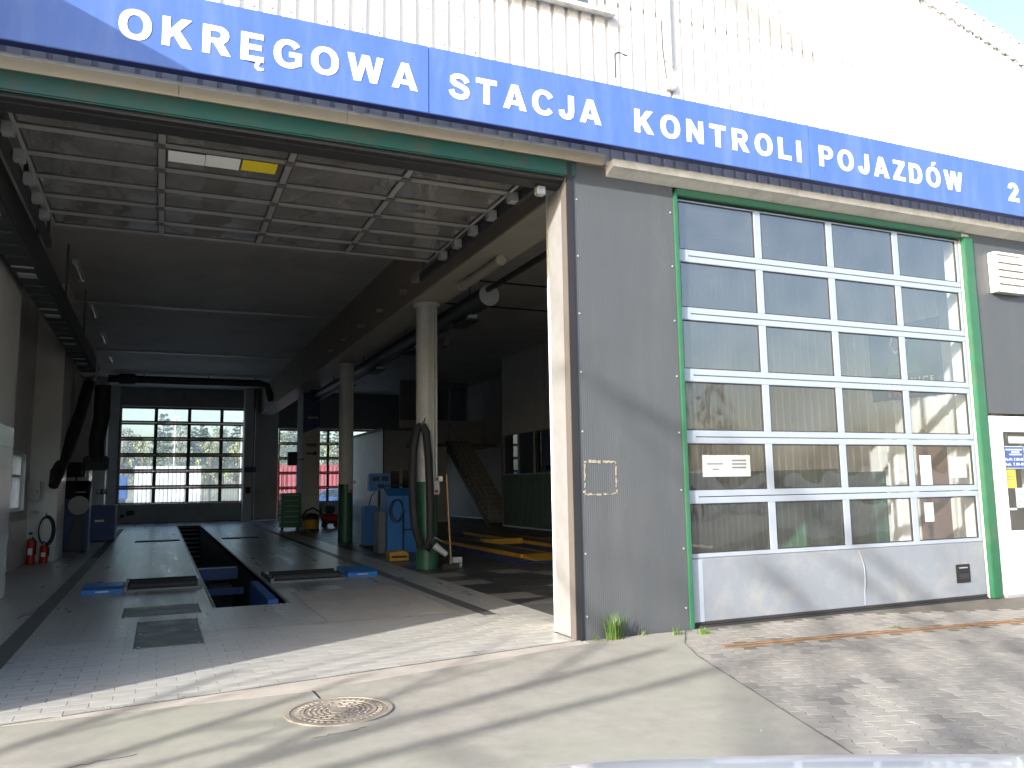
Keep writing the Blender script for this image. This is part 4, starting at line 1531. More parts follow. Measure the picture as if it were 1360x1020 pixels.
hx = MB()
for k in range(6):
    a0, a1 = math.pi / 3 * k + .2, math.pi / 3 * (k + 1) + .2
    P = [(.62 + r * math.cos(a), 3.90 + r * math.sin(a)) for r, a in ((.19, a0), (.19, a1), (.14, a1), (.14, a0))]
    A = [on_banner(u, 0, z) for u, z in P]
    B = [on_banner(u, .003, z) for u, z in P]
    hx.add(A + B, [(0, 1, 2, 3), (4, 5, 6, 7), (0, 1, 5, 4), (1, 2, 6, 5), (2, 3, 7, 6), (3, 0, 4, 7)])
hx.build("hexagon_outline", letter_white, bn)
gs = MB()
P = [(.35, 3.35), (.42, 3.58), (.60, 3.66), (.80, 3.62), (.86, 3.86), (.98, 3.98), (1.12, 3.92), (1.10, 3.70), (1.02, 3.52), (1.05, 3.35)]
A = [on_banner(u, .0, z) for u, z in P]
B = [on_banner(u, .0018, z) for u, z in P]
n = len(P)
gs.add(A + B, [list(range(n)), [n + i for i in range(n)]] + [(i, (i + 1) % n, n + (i + 1) % n, n + i) for i in range(n)])
gs.build("green_shape", mat("banner_green", (.02, .2, .06), rough=.45), bn)
put_text("Q-SERVICE", .2, 1.3, 3.16, .1, .003, lambda u, d, z: on_banner(u, d + .002, z), "banner_print", letter_white, bn, off=.03, wid=1.1, split=False)
put_text("TRUCK", .3, 1.22, 2.97, .15, .003, lambda u, d, z: on_banner(u, d + .002, z), "banner_lettering", mat("banner_red", (.62, .08, .03), rough=.45), bn, off=.04, wid=1.3, split=False)

# staircase to the gallery
sr = thing("staircase", "brown open staircase rising to the gallery behind the office wall", "stairs", (6.8, 21.2, 0))
NS = 18
for k in range(NS):
    z = .185 * (k + 1)
    y = 21.2 + .27 * k
    MB().box(6.2, 7.2, y, y + .30, z - .045, z, .006).build("tread", stair_m, sr)
    MB().box(6.22, 7.18, y + .275, y + .285, z, z + .14).build("riser", wall_dk, sr)
for xs_ in (6.16, 7.2):
    MB().prism([(21.15, 0), (21.45, 0), (26.3, 3.15), (26.3, 3.45), (26.1, 3.45)], 0, xs_, xs_ + .04).build("stringer", steel, sr)
rl = MB()
rl.tube([(6.18, 21.2, 1.0), (6.18, 26.0, 4.3)], .025, 8)
rl.tube([(6.18, 21.2, .55), (6.18, 26.0, 3.85)], .018, 8)
rl.build("handrail", alu_dim, sr)
for k in range(4):
    y = 21.25 + 1.55 * k
    z = (y - 21.2) * .6875
    MB().tube([(6.18, y, z + .1), (6.18, y, z + 1.0)], .022, 8).build("rail_post", alu_dim, sr)
ga = thing("gallery_room", "dark gallery room with windows above the stair landing", "room", (6.5, 26.1, 3.3))
MB().box(4.6, 8.49, 26.1, 33.9, 3.2, 3.35).build("gallery_floor", wall_dk, ga)
MB().box(4.6, 8.49, 28.0, 28.1, 3.35, 4.5).build("gallery_wall", rib_beige, ga)
for a, b in ((6.05, 6.12), (6.9, 7.0), (7.75, 7.85)):
    MB().box(a, b, 28.0, 28.1, 4.5, 6.0).build("window_post", alu_dim, ga)
MB().box(6.05, 7.85, 27.99, 28.11, 6.0, 6.29).build("window_head", wall_dk, ga)
for a, b in ((6.12, 6.9), (7.0, 7.75)):
    MB().box(a, b, 28.04, 28.05, 4.5, 6.0).build("pane", MATS["pane_office"], ga)
MB().box(4.6, 6.05, 28.0, 28.1, 4.5, 6.29).build("gallery_wall", wall_dk, ga)
MB().box(5.2, 6.15, 26.1, 26.18, 0, 3.2).build("lower_wall", wall_in, ga)
# pale booth by the far door
bo = thing("office_booth", "pale panelled office booth with dark window strip near the far door", "booth", (4.3, 29, 0))
MB().box(3.55, 5.15, 27.0, 27.1, 0, 1.0).build("wall_panel", mat("booth_panel", (.55, .57, .6), rough=.5), bo)
MB().box(3.55, 5.15, 27.0, 27.1, 2.2, 3.95).build("wall_panel", MATS["booth_panel"], bo)
for a, b in ((3.55, 3.9), (4.3, 4.42), (4.82, 5.15)):
    MB().box(a, b, 27.0, 27.1, 1.0, 2.2).build("wall_panel", MATS["booth_panel"], bo)
MB().box(3.55, 3.65, 27.1, 33.5, 0, 3.95).build("side_panel", MATS["booth_panel"], bo)
MB().box(3.5, 5.2, 26.9, 33.5, 3.95, 4.05).build("booth_roof", wall_dk, bo)
for a, b in ((3.9, 4.3), (4.42, 4.82)):
    MB().box(a, b, 27.04, 27.05, 1.0, 2.2).build("pane", screen, bo)
MB().box(3.56, 3.6, 26.96, 26.999, 0, 3.95).build("corner_strip", duct_dk, bo)

# ================================================================== HALL EQUIPMENT
def batten(loc, L, label, group):
    t = thing("ceiling_light", label, "lamp", loc, 0, group)
    x, y, z = loc
    MB().box(x - .06, x + .06, y, y + L, z, z + .06, .01).build("housing", lamp_case, t)
    MB().cyl((x, y + .05, z - .02), (x, y + L - .05, z - .02), .03, 10).build("tube", tube_glass, t)
    for yy in (y, y + L - .05):
        MB().box(x - .05, x + .05, yy, yy + .05, z - .055, z + .0, .008).build("end_cap", trim_white, t)
    return t


l0 = batten((-7.0, 11.1, 6.24), 1.6, "white fluorescent batten along the left of the pit bay ceiling, first from the doorway", "battens along the left side")
for yy, w in ((15.4, "second"), (19.6, "third"), (24.0, "fourth"), (28.2, "fifth")):
    dup(l0, (-7.0, yy, 6.24), label="white fluorescent batten along the left of the pit bay ceiling, %s from the doorway" % w)
l1 = batten((-.1, 13.3, 5.24), 1.6, "white fluorescent batten on the right of the long beam, first behind the near column", "battens along the beam")
for yy, w in ((16.0, "second"), (18.5, "third"), (20.9, "fourth")):
    dup(l1, (-.1, yy, 5.24), label="white fluorescent batten on the right of the long beam, %s behind the near column" % w)
l2 = thing("tube_lamp", "sealed cylindrical lamp with round end caps beside the beam, nearest the doorway", "lamp", (-.5, 3.9, 5.0))
MB().cyl((-.5, 3.95, 5.0), (-.5, 5.6, 5.0), .075, 14).build("tube", mat("lamp_amber_case", (.42, .37, .29), rough=.3), l2)
for yy in (3.88, 5.6):
    MB().cyl((-.5, yy, 5.0), (-.5, yy + .08, 5.0), .085, 14).build("end_cap", beige, l2)
MB().box(-.53, -.47, 4.3, 4.36, 5.06, 5.086).build("bracket", steel, l2)
MB().box(-.53, -.47, 5.2, 5.26, 5.06, 5.086).build("bracket", steel, l2)
# dark rail of the second door by the beam
rt = tag(MB().box(.08, .14, .4, 9.5, 5.02, 5.10).build("door_rail", duct_dk), "dark steel door rail running along the right of the beam", "door track")
# round extraction duct
du = thing("extraction_duct", "thick round dark extraction duct with pale end cap beside the white column", "duct", (.15, 6, 4.97))
MB().cyl((.15, 6.02, 4.97), (.15, 27, 4.97), .19, 22).build("pipe", duct_dk, du)
MB().cyl((.15, 6.0, 4.97), (.15, 6.02, 4.97), .195, 22).build("end_cap", grey_eq, du)
for k in range(4):
    yy = 7.0 + 3.6 * k
    MB().box(.05, .35, yy, yy + .9, 4.70, 4.735).build("outlet_tray", duct_dk, du)
    MB().box(.1, .25, yy - .1, yy + .08, 4.735, 4.83, .01).build("outlet_box", grey_eq, du)
MB().tube([(.1, 7.9, 4.85), (.0, 7.85, 4.6), (-.1, 7.8, 4.3)], [.07, .07, .06], 12).build("flex_collar", steel, du)
for k in range(5):
    MB().box(.14, .16, 7 + 4.5 * k, 7.03 + 4.5 * k, 5.15, 6.3).build("hanger", steel, du)
# left extraction rail with end fan
er = thing("extraction_rail", "long dark slotted exhaust extraction rail along the left wall with round end", "duct", (-7.0, 1, 4.7))
MB().box(-7.2, -6.84, .6, 15.8, 4.55, 4.95, .02).build("rail_duct", duct_dk, er)
for k in range(26):
    yy = 1.0 + .56 * k
    MB().box(-7.16, -6.9, yy, yy + .05, 4.53, 4.549).build("slot_bar", grey_eq if k % 5 == 2 else steel, er)
for k in range(5):
    yy = 2.4 + 2.9 * k
    MB().box(-7.14, -6.92, yy, yy + .22, 4.525, 4.548).build("slot_cover", grey_eq, er)
MB().cyl((-7.04, 15.82, 4.69), (-7.04, 16.3, 4.69), .26, 22).build("fan_drum", duct_dk, er)
MB().cyl((-7.04, 15.79, 4.69), (-7.04, 15.82, 4.69), .25, 22).build("fan_cap", grey_eq, er)
for k in range(4):
    MB().box(-7.04, -7.0, 2 + 4 * k, 2.05 + 4 * k, 4.95, 6.3).build("hanger", steel, er)
MB().box(-7.5, -7.12, 2.9, 3.5, 4.95, 5.45, .02).build("motor_box", grey_eq, er)
# hanging exhaust hoses
eh = thing("exhaust_hose", "black slanting exhaust hose hanging from the left rail to a nozzle", "hose", (-7.1, 15.8, 1.6))
MB().tube([(-7.0, 16.0, 4.3), (-7.12, 15.3, 3.4), (-7.24, 14.2, 2.5), (-7.33, 13.25, 1.95)], .14, 12).build("hose", black_rub, eh)
MB().cyl((-7.33, 13.25, 1.97), (-7.36, 12.95, 1.66), .15, 14, r2=.10).build("nozzle", black_pl, eh)
MB().tube([(-7.0, 16.0, 4.3), (-6.93, 16.1, 4.38), (-6.85, 16.2, 4.3)], .05, 8).build("hose_collar", steel_lt, eh)
hb = thing("hanging_hose", "wide black hose hanging straight down from the left rail end", "hose", (-6.83, 18, 2.2))
MB().tube([(-6.8, 18, 4.5), (-6.8, 18.05, 3.6), (-6.9, 18, 2.9), (-6.86, 17.95, 2.3)], [.21, .22, .2, .2], 14).build("hose", black_rub, hb)
MB().box(-7.2, -6.55, 17.8, 18.2, 2.1, 2.5, .05).build("hose_mouth", black_pl, hb)
# electrics, extinguishers on the tiled pillar
eb = thing("distribution_box", "pale grey metal distribution box on the tiled pillar", "electrical box", (-7.85, 13.4, 1.35))
MB().box(-7.95, -7.66, 13.3, 13.49, 1.34, 1.78, .012).build("case", grey_eq, eb)
MB().box(-7.93, -7.68, 13.29, 13.302, 1.37, 1.75, .004).build("lid", grey_eq, eb)
MB().box(-7.72, -7.70, 13.275, 13.29, 1.52, 1.57).build("latch", black_pl, eb)
cc = thing("cable_coil", "coiled black cable hanging on the tiled pillar", "cable", (-7.5, 13.4, 1.0))
for k in range(4):
    r0 = .17 + .015 * k
    pts = []
    for q in range(25):
        a = 2 * math.pi * q / 24
        pts.append((-7.52 + r0 * .75 * math.sin(a) + .01 * k, 13.45 - .012 * k, .68 + .28 * math.cos(a) * (1 + .06 * k)))
    MB().tube(pts, .011, 6, caps=False).build("loop", black_rub, cc)
MB().tube([(-7.52, 13.44, .98), (-7.52, 13.40, 1.02), (-7.52, 13.47, 1.06)], .012, 6).build("hook", steel, cc)
MB().box(-7.82, -7.68, 13.42, 13.49, 1.05, 1.13, .01).build("socket", grey_eq, cc)


def extinguisher(loc, h, label):
    x, y, z = loc
    t = thing("fire_extinguisher", label, "fire extinguisher", loc)
    MB().cyl((x, y, z + .01), (x, y, z + h * .72), .085, 16).build("cylinder", red_eq, t)
    MB().sphere((x, y, z + h * .72), .085, 16, 8, (1, 1, .7)).build("shoulder", red_eq, t)
    MB().cyl((x, y, z + h * .8), (x, y, z + h * .92), .02, 8).build("valve", steel_lt, t)
    MB().box(x - .05, x + .02, y - .012, y + .012, z + h * .92, z + h, .005).build("lever", black_pl, t)
    MB().tube([(x + .02, y - .02, z + h * .86), (x + .1, y - .04, z + h * .7), (x + .095, y - .04, z + h * .3)], .013, 7).build("hose", black_rub, t)
    MB().box(x - .04, x + .04, y - .0875, y - .08, z + h * .3, z + h * .5).build("label_plate", paper, t)


extinguisher((-7.72, 12.9, 0), .68, "tall red fire extinguisher standing at the tiled pillar")
extinguisher((-7.5, 13.15, 0), .46, "shorter red fire extinguisher standing under the coiled cable")
# blue tester console on the left
cn = thing("tester_console", "dark blue test console with slanted panel and round pale disc by the left wall", "console", (-7.25, 16.9, 0))
MB().prism([(16.6, 0), (17.3, 0), (17.3, 1.75), (17.1, 1.8), (16.6, 1.35)], 0, -7.55, -6.9).build("cabinet", blue_dk, cn)
MB().prism([(16.585, 1.36), (16.61, 1.34), (17.09, 1.77), (17.07, 1.81)], 0, -7.5, -6.95).build("control_panel", screen, cn)
MB().box(-7.25, -7.0, 16.7, 16.9, 1.5, 1.52).build("display", mat("pale_display", (.5, .52, .55), rough=.2), cn)
MB().box(-7.5, -7.05, 17.0, 17.08, 1.9, 2.3, .01).build("monitor", screen, cn)
MB().box(-7.3, -7.25, 17.05, 17.1, 1.78, 1.95).build("monitor_stand", black_pl, cn)
MB().prism([(-7.38, .04), (-7.0, .04), (-7.02, 1.0), (-7.16, 1.0)], 1, 16.4, 16.58).build("front_shroud", duct_dk, cn)
MB().cyl((-7.13, 16.35, 1.17), (-7.13, 16.40, 1.17), .24, 22).build("disc", grey_eq, cn)
MB().box(-7.5, -6.95, 16.25, 17.4, .001, .04, .01).build("base", black_pl, cn)
bc = thing("storage_chest", "low dark blue steel chest beside the test console", "cabinet", (-6.9, 21, 0))
MB().box(-7.3, -6.45, 20.4, 21.8, .03, 1.05, .015).build("body", blue_dk, bc)
MB().box(-7.32, -6.43, 20.38, 21.82, 1.052, 1.09, .008).build("lid", blue_dk, bc)
MB().box(-7.0, -6.75, 20.37, 20.399, .6, .66).build("handle", steel_lt, bc)
tl = thing("twin_lamp", "pair of small bright round lamps on a bracket above the blue chest", "lamp", (-6.9, 22.28, 1.5))
MB().box(-7.1, -6.8, 22.2, 22.29, 1.42, 1.58, .01).build("bracket", black_pl, tl)
for xq in (-7.03, -6.87):
    MB().sphere((xq, 22.18, 1.5), .06, 12, 8).build("reflector", trim_white, tl)
# pipes under the far ceiling
fp = thing("ceiling_pipe", "dark pipe crossing below the ceiling before the rear door", "pipe", (-4, 29, 6))
MB().tube([(-7.3, 29, 6.05), (-1.4, 29, 6.05), (-1.1, 29, 5.95), (-1.0, 29, 5.6), (-.9, 29, 5.3)], .16, 12).build("pipe", duct_dk, fp)
MB().cyl((-6.9, 29, 6.05), (-6.3, 29, 6.05), .22, 14).build("sleeve", duct_dk, fp)
for xq in (-6, -3.5, -1.6):
    MB().box(xq, xq + .04, 28.98, 29.02, 6.2, 6.3).build("hanger", steel, fp)
# TACHO board on the square pillar
tb = thing("pillar_sign", "tall two-tone board on the square pillar with arrows and the word TACHO", "sign", (-.08, 23.48, .5))
MB().prism([(-.39, 1.3), (.24, 1.3), (.24, 3.8), (-.39, 3.55)], 1, 23.46, 23.495).build("white_board", mat("board_white", (.52, .52, .5), rough=.5), tb)
MB().prism([(-.39, 3.555), (.24, 3.805), (.24, 5.2), (-.39, 5.2)], 1, 23.462, 23.495).build("navy_board", mat("board_navy", (.02, .04, .14), rough=.5), tb)
put_text("TACHO", -.3, .15, 3.05, .13, .003, on_y(23.457), "sign_print", black_pl, tb, off=.02, wid=1.1, split=False)
for (z, m, s_) in ((2.8, black_pl, 1), (4.15, grey_eq, -1)):
    a = MB()
    P = [(-.26, z - .035), (.02, z - .035), (.02, z - .09), (.16, z), (.02, z + .09), (.02, z + .035), (-.26, z + .035)]
    if s_ < 0: P = [(-.1 - p[0], p[1]) for p in P]
    a.prism(P, 1, 23.452, 23.459)
    a.build("arrow", m, tb)
st = MB()
for k in range(3):
    st.box(-.3, .16, 23.455, 23.461, 4.45 + .14 * k, 4.48 + .14 * k)
st.build("stripe", mat("board_blue_line", (.04, .1, .3), rough=.5), tb)
pt = MB()
for r in range(8):
    for q in range(2):
        pt.box(-.395 + .32 * q + .004, -.395 + .32 * q + .312, 23.488, 23.4995, .02 + .155 * r, .02 + .155 * r + .15)
tag(pt.build("pillar_tiles", tile_wall), "white tiled foot of the square signed pillar", "tiles")
mo = tag(MB().box(-.95, -.62, 23.2, 23.45, 2.35, 2.85, .02).build("wall_speaker", black_pl), "black box speaker on the side of the square signed pillar", "speaker")
mo2 = MB().box(-.62, -.38, 23.3, 23.36, 2.55, 2.62)
mo2.build("bracket", steel, mo)
# green tool trolley
tc_ = thing("tool_trolley", "green steel tool trolley with drawers beside the signed pillar", "tool cabinet", (-.85, 23.3, 0))
MB().box(-1.2, -.5, 22.9, 23.45, .12, 1.35, .015).build("body", green_eq, tc_)
for k in range(6):
    d_ = MB().box(-1.18, -.52, 22.88, 22.899, .18 + .19 * k, .34 + .19 * k, .004).build("drawer", green_eq, tc_)
    MB().box(-1.1, -.6, 22.86, 22.879, .315 + .19 * k, .33 + .19 * k).build("drawer_pull", steel_lt, d_)
for (a, b) in ((-1.12, 22.98), (-.58, 22.98), (-1.12, 23.38), (-.58, 23.38)):
    MB().cyl((a - .02, b, .06), (a + .02, b, .06), .06, 12).build("caster", black_rub, tc_)
for k in range(7):
    MB().box(-1.27, -1.205, 22.9, 22.97, .3 + .15 * k, .36 + .15 * k).build("side_tray", trim_white, tc_)
MB().tube([(-1.2, 22.9, 1.4), (-1.2, 22.9, 2.0), (-1.05, 22.9, 2.0), (-1.05, 22.9, 1.4)], .015, 6).build("push_bar", black_pl, tc_)
# vacuum, red trolley
vc = thing("wet_vacuum", "yellow wet vacuum cleaner with black top and hose", "vacuum", (-.28, 22, 0))
MB().cyl((-.28, 22, .1), (-.28, 22, .42), .26, 18, r2=.28).build("tank", yellow_eq, vc)
MB().sphere((-.28, 22, .45), .27, 18, 8, (1, 1, .75)).build("motor_head", black_pl, vc)
MB().tube([(-.5, 21.95, .35), (-.62, 21.9, .5), (-.5, 21.85, .72), (-.25, 21.9, .82), (.0, 21.95, .68), (.1, 21.9, .35), (.25, 21.85, .1)], .035, 8).build("hose", black_rub, vc)
for a in (0, 1.6, 3.1, 4.7):
    MB().cyl((-.28 + .24 * math.cos(a), 22 + .24 * math.sin(a), .05), (-.25 + .24 * math.cos(a), 22 + .24 * math.sin(a), .05), .05, 10).build("caster", black_rub, vc)
rd = thing("red_compressor", "small red wheeled compressor behind the yellow vacuum", "compressor", (.75, 24.2, 0))
MB().cyl((.5, 24.2, .35), (1.05, 24.2, .35), .2, 16).build("tank", red_eq, rd)
MB().box(.6, .95, 24.05, 24.35, .55, .85, .04).build("motor", black_pl, rd)
for xq in (.55, 1.0):
    MB().cyl((xq, 23.98, .12), (xq, 24.03, .12), .12, 14).build("wheel", black_rub, rd)
MB().tube([(.5, 24.2, .5), (.35, 24.2, .95), (.35, 24.4, .95), (.5, 24.35, .5)], .015, 6).build("handle", black_pl, rd)
# brake tester display stand
ds = thing("display_stand", "blue twin-dial display on a dark post with blue cabinet below", "console", (-.1, 13.6, 0))
MB().box(-.36, -.06, 13.45, 13.9, .05, 1.05, .015).build("cabinet", blue_eq, ds)
MB().box(-.055, .12, 13.45, 13.88, .05, 1.02, .015).build("side_cabinet", steel, ds)
MB().box(.02, .1, 13.6, 13.68, 1.02, 1.5).build("post", black_pl, ds)
MB().box(-.28, .28, 13.35, 13.6, 1.42, 1.88, .03).build("display_case", blue_eq, ds)
for (a, b, c, d_) in ((-.2, -.02, 1.68, 1.8), (.05, .22, 1.68, 1.8), (-.06, .1, 1.5, 1.6)):
    MB().box(a, b, 13.335, 13.349, c, d_).build("display_window", screen, ds)
MB().tube([(-.25, 13.5, 1.05), (-.22, 13.4, 1.3), (-.1, 13.45, 1.4)], .012, 6).build("cable", black_rub, ds)
MB().box(-.4, .15, 13.4, 13.95, .001, .05, .01).build("base", black_pl, ds)
gd = thing("gas_analyser", "tall bright blue cabinet with sloping top and cable loops by the white column", "cabinet", (-.1, 11.2, 0))
MB().prism([(11.0, 0.02), (11.65, 0.02), (11.65, 1.45), (11.4, 1.5), (11.0, 1.32)], 0, -.42, .3).build("cabinet", blue_eq, gd)
MB().box(-.06, -.05, 10.985, 10.999, .1, 1.3).build("door_gap", black_pl, gd)
MB().tube([(-.05, 10.96, .05), (-.05, 10.94, .98), (.28, 10.94, .98)], .013, 6).build("frame_bar", black_pl, gd)
MB().tube([(-.05, 10.95, .55), (.28, 10.95, .55)], .013, 6).build("frame_bar", black_pl, gd)
pts = [(-.22 + .16 * math.sin(2 * math.pi * q / 20), 10.95, .98 + .26 * math.cos(2 * math.pi * q / 20)) for q in range(21)]
MB().tube(pts, .012, 6, caps=False).build("cable_loop", black_rub, gd)
pts = [(-.2 + .14 * math.sin(2 * math.pi * q / 20), 10.93, 1.0 + .24 * math.cos(2 * math.pi * q / 20)) for q in range(21)]
MB().tube(pts, .012, 6, caps=False).build("cable_loop", black_rub, gd)
MB().tube([(-.4, 11.3, 1.45), (-.4, 11.3, 1.55), (.28, 11.3, 1.6), (.28, 11.3, 1.45)], .02, 8).build("top_bar", black_pl, gd)
MB().box(-.6, -.43, 11.1, 11.6, .02, .95, .01).build("side_unit", steel, gd)
yb = thing("yellow_chock", "yellow and black wheel chock box on the floor behind the white column", "wheel chock", (-.5, 9.6, 0))
MB().prism([(-.78, .001), (-.38, .001), (-.38, .13), (-.48, .2), (-.78, .17)], 1, 9.4, 9.75).build("body", yellow_eq, yb)
MB().box(-.75, -.42, 9.38, 9.399, .06, .1).build("stripe", black_pl, yb)
# big hose looped on the first column
bh = thing("looped_hose", "thick black exhaust hose hung in a long loop on the nearest white column", "hose", (-.85, 7.3, .2))
MB().tube([(-.78, 7.22, 2.66), (-.86, 7.2, 2.6), (-.93, 7.2, 2.2), (-.95, 7.2, 1.5), (-.9, 7.2, .8), (-.78, 7.2, .45), (-.66, 7.22, .38), (-.6, 7.2, .6), (-.6, 7.2, 1.2), (-.63, 7.2, 2.0), (-.68, 7.2, 2.55), (-.76, 7.21, 2.68)], .075, 10).build("hose", black_rub, bh)
MB().tube([(-.72, 7.34, 2.72), (-.72, 7.18, 2.74), (-.72, 7.14, 2.8)], .012, 6).build("hook", steel, bh)
MB().cyl((-.55, 7.1, .45), (-.35, 7.0, .28), .07, 12, r2=.05).build("nozzle", grey_eq, bh)
MB().tube([(-.6, 7.15, .5), (-.56, 7.05, .6), (-.42, 7.04, .52)], .02, 8).build("clamp_handle", steel, bh)
br = thing("broom", "wooden handled broom leaning on the green column base", "broom", (-.22, 7.25, 0))
MB().tube([(-.2, 7.2, .1), (-.24, 7.32, 1.75)], .017, 8).build("handle", wood, br)
MB().box(-.38, -.06, 7.12, 7.22, .001, .1, .008).build("head", black_rub, br)
bk = thing("corner_block", "small pale concrete block at the foot of the column", "block", (-.02, 7.35, 0))
MB().box(-.14, .06, 7.3, 7.48, .001, .2, .01).build("block", grey_eq, bk)
MB().box(-.13, .05, 7.29, 7.2995, .08, .1).build("groove", steel, bk)
# yellow scissor lift in the second bay
yl = thing("wheel_lift", "low yellow scissor lift with two runways on the dark tiled floor", "vehicle lift", (3, 12, 0))
for (xa, nm) in ((1.75, 0), (3.55, 1)):
    y0_, y1_ = (8.3, 15.5) if nm == 0 else (9.3, 16.8)
    MB().box(xa, xa + .62, y0_, y1_, .03, .10, .01).build("runway", steel, yl)
    for xe in (xa - .04, xa + .62):
        MB().box(xe, xe + .05, y0_, y1_, .02, .105, .008).build("runway_edge", yellow_eq, yl)
    MB().prism([(y0_ - .7, .003), (y0_, .003), (y0_, .1), (y0_ - .05, .1)], 0, xa, xa + .62).build("ramp", yellow_eq, yl)
MB().box(1.3, 4.6, 7.4, 17.2, .001, .012).build("base_plate", blue_dk, yl)
MB().box(2.42, 3.5, 12.2, 12.5, .02, .16, .01).build("cross_beam", yellow_eq, yl)
# things on the far right wall and stair foot
wb = tag(MB().box(5.55, 5.62, 25.9, 26.09, 1.35, 1.55, .01).build("wall_phone", black_pl), "small dark phone on the grey wall left of the stairs", "phone")
so = thing("soap_dispenser", "small white dispenser with orange top on the wall left of the stairs", "dispenser", (5.3, 26, 2.0))
MB().box(5.25, 5.37, 25.98, 26.09, 1.95, 2.1, .01).build("bottle", pvc_white, so)
MB().box(5.27, 5.35, 25.99, 26.08, 2.1, 2.35, .01).build("top", mat("orange_plastic", (.5, .14, .03), rough=.5), so)
sw = tag(MB().box(-1.5, -1.28, 33.1, 33.19, 1.3, 1.6, .01).build("door_control", black_pl), "dark door control box on the pier right of the rear door", "switch")
sw2 = tag(MB().box(-1.58, -1.05, 33.12, 33.19, 2.3, 2.55, .01).build("exit_plate", blue_dk), "small dark blue plate on the pier right of the rear door", "sign")

# ================================================================== GRASS TUFTS by the wall
def tuft(loc, n, h, r, label, seed):
    rn = random.Random(seed)
    x, y, z = loc
    mb = MB()
    for i in range(n):
        a = rn.uniform(0, 6.28)
        d = rn.uniform(0, r)
        bx, by = x + d * math.cos(a), y + d * math.sin(a) * .6
        l = h * rn.uniform(.45, 1.0)
        lean = rn.uniform(.1, .55) * l
        a2 = a + rn.uniform(-.8, .8)
        w = rn.uniform(.0035, .007)
        px, py = -math.sin(a2) * w, math.cos(a2) * w
        pts = []
        for q in range(5):
            t = q / 4
            c = Vector((bx + lean * t * t * math.cos(a2), by + lean * t * t * math.sin(a2), z + l * (t - .22 * t * t * lean / l * 1.5)))
            k = (1 - t) ** .7
            pts += [c + Vector((px * k, py * k, 0)), c - Vector((px * k, py * k, 0))]
        mb.add(pts, [(2 * q, 2 * q + 1, 2 * q + 3, 2 * q + 2) for q in range(4)])
    t_ = thing("grass_tuft", label, "grass", loc)
    b_ = mb.build("blades", grass_m, t_, fix=False)
    rt_ = MB()
    rt_.sphere((x, y, z), r * .6, 8, 5, (1, .6, .25))
    rt_.build("root_clump", bark, t_)
    b_["kind"] = "stuff"
    dm = MB()
    for i in range(n // 6):
        a = rn.uniform(0, 6.28)
        bx, by = x + rn.uniform(-r, r) * 1.3, y + rn.uniform(-r, r) * .6
        l = h * rn.uniform(.3, .7)
        c = Vector((bx, by, z))
        e = c + Vector((math.cos(a) * l * .8, math.sin(a) * l * .6, l * rn.uniform(.15, .6)))
        w = Vector((-math.sin(a), math.cos(a), 0)) * .003
        dm.add([c + w, c - w, e], [(0, 1, 2)])
    dm.build("dry_blades", mat("dry_grass", (.3, .24, .12), rough=.8), t_, kind="stuff", fix=False)


tuft((-1.0, -.12, -.005), 170, .31, .10, "tall tuft of green grass growing at the foot of the grey panel", 1)
tuft((-.33, -.22, -.005), 26, .13, .05, "tiny green weed at the grey panel's right corner", 2)
tuft((-1.22, -.1, -.005), 14, .07, .05, "few short grass blades at the black corner trim", 6)
tuft((-.62, -.06, -.005), 18, .06, .09, "sparse low weeds along the foot of the grey panel", 7)
tuft((1.9, -.95, -.005), 22, .05, .1, "faint weeds growing along the rusty slot drain", 8)
tuft((-.06, -.3, -.005), 50, .10, .07, "low grass clump in the pavers below the closed door", 3)


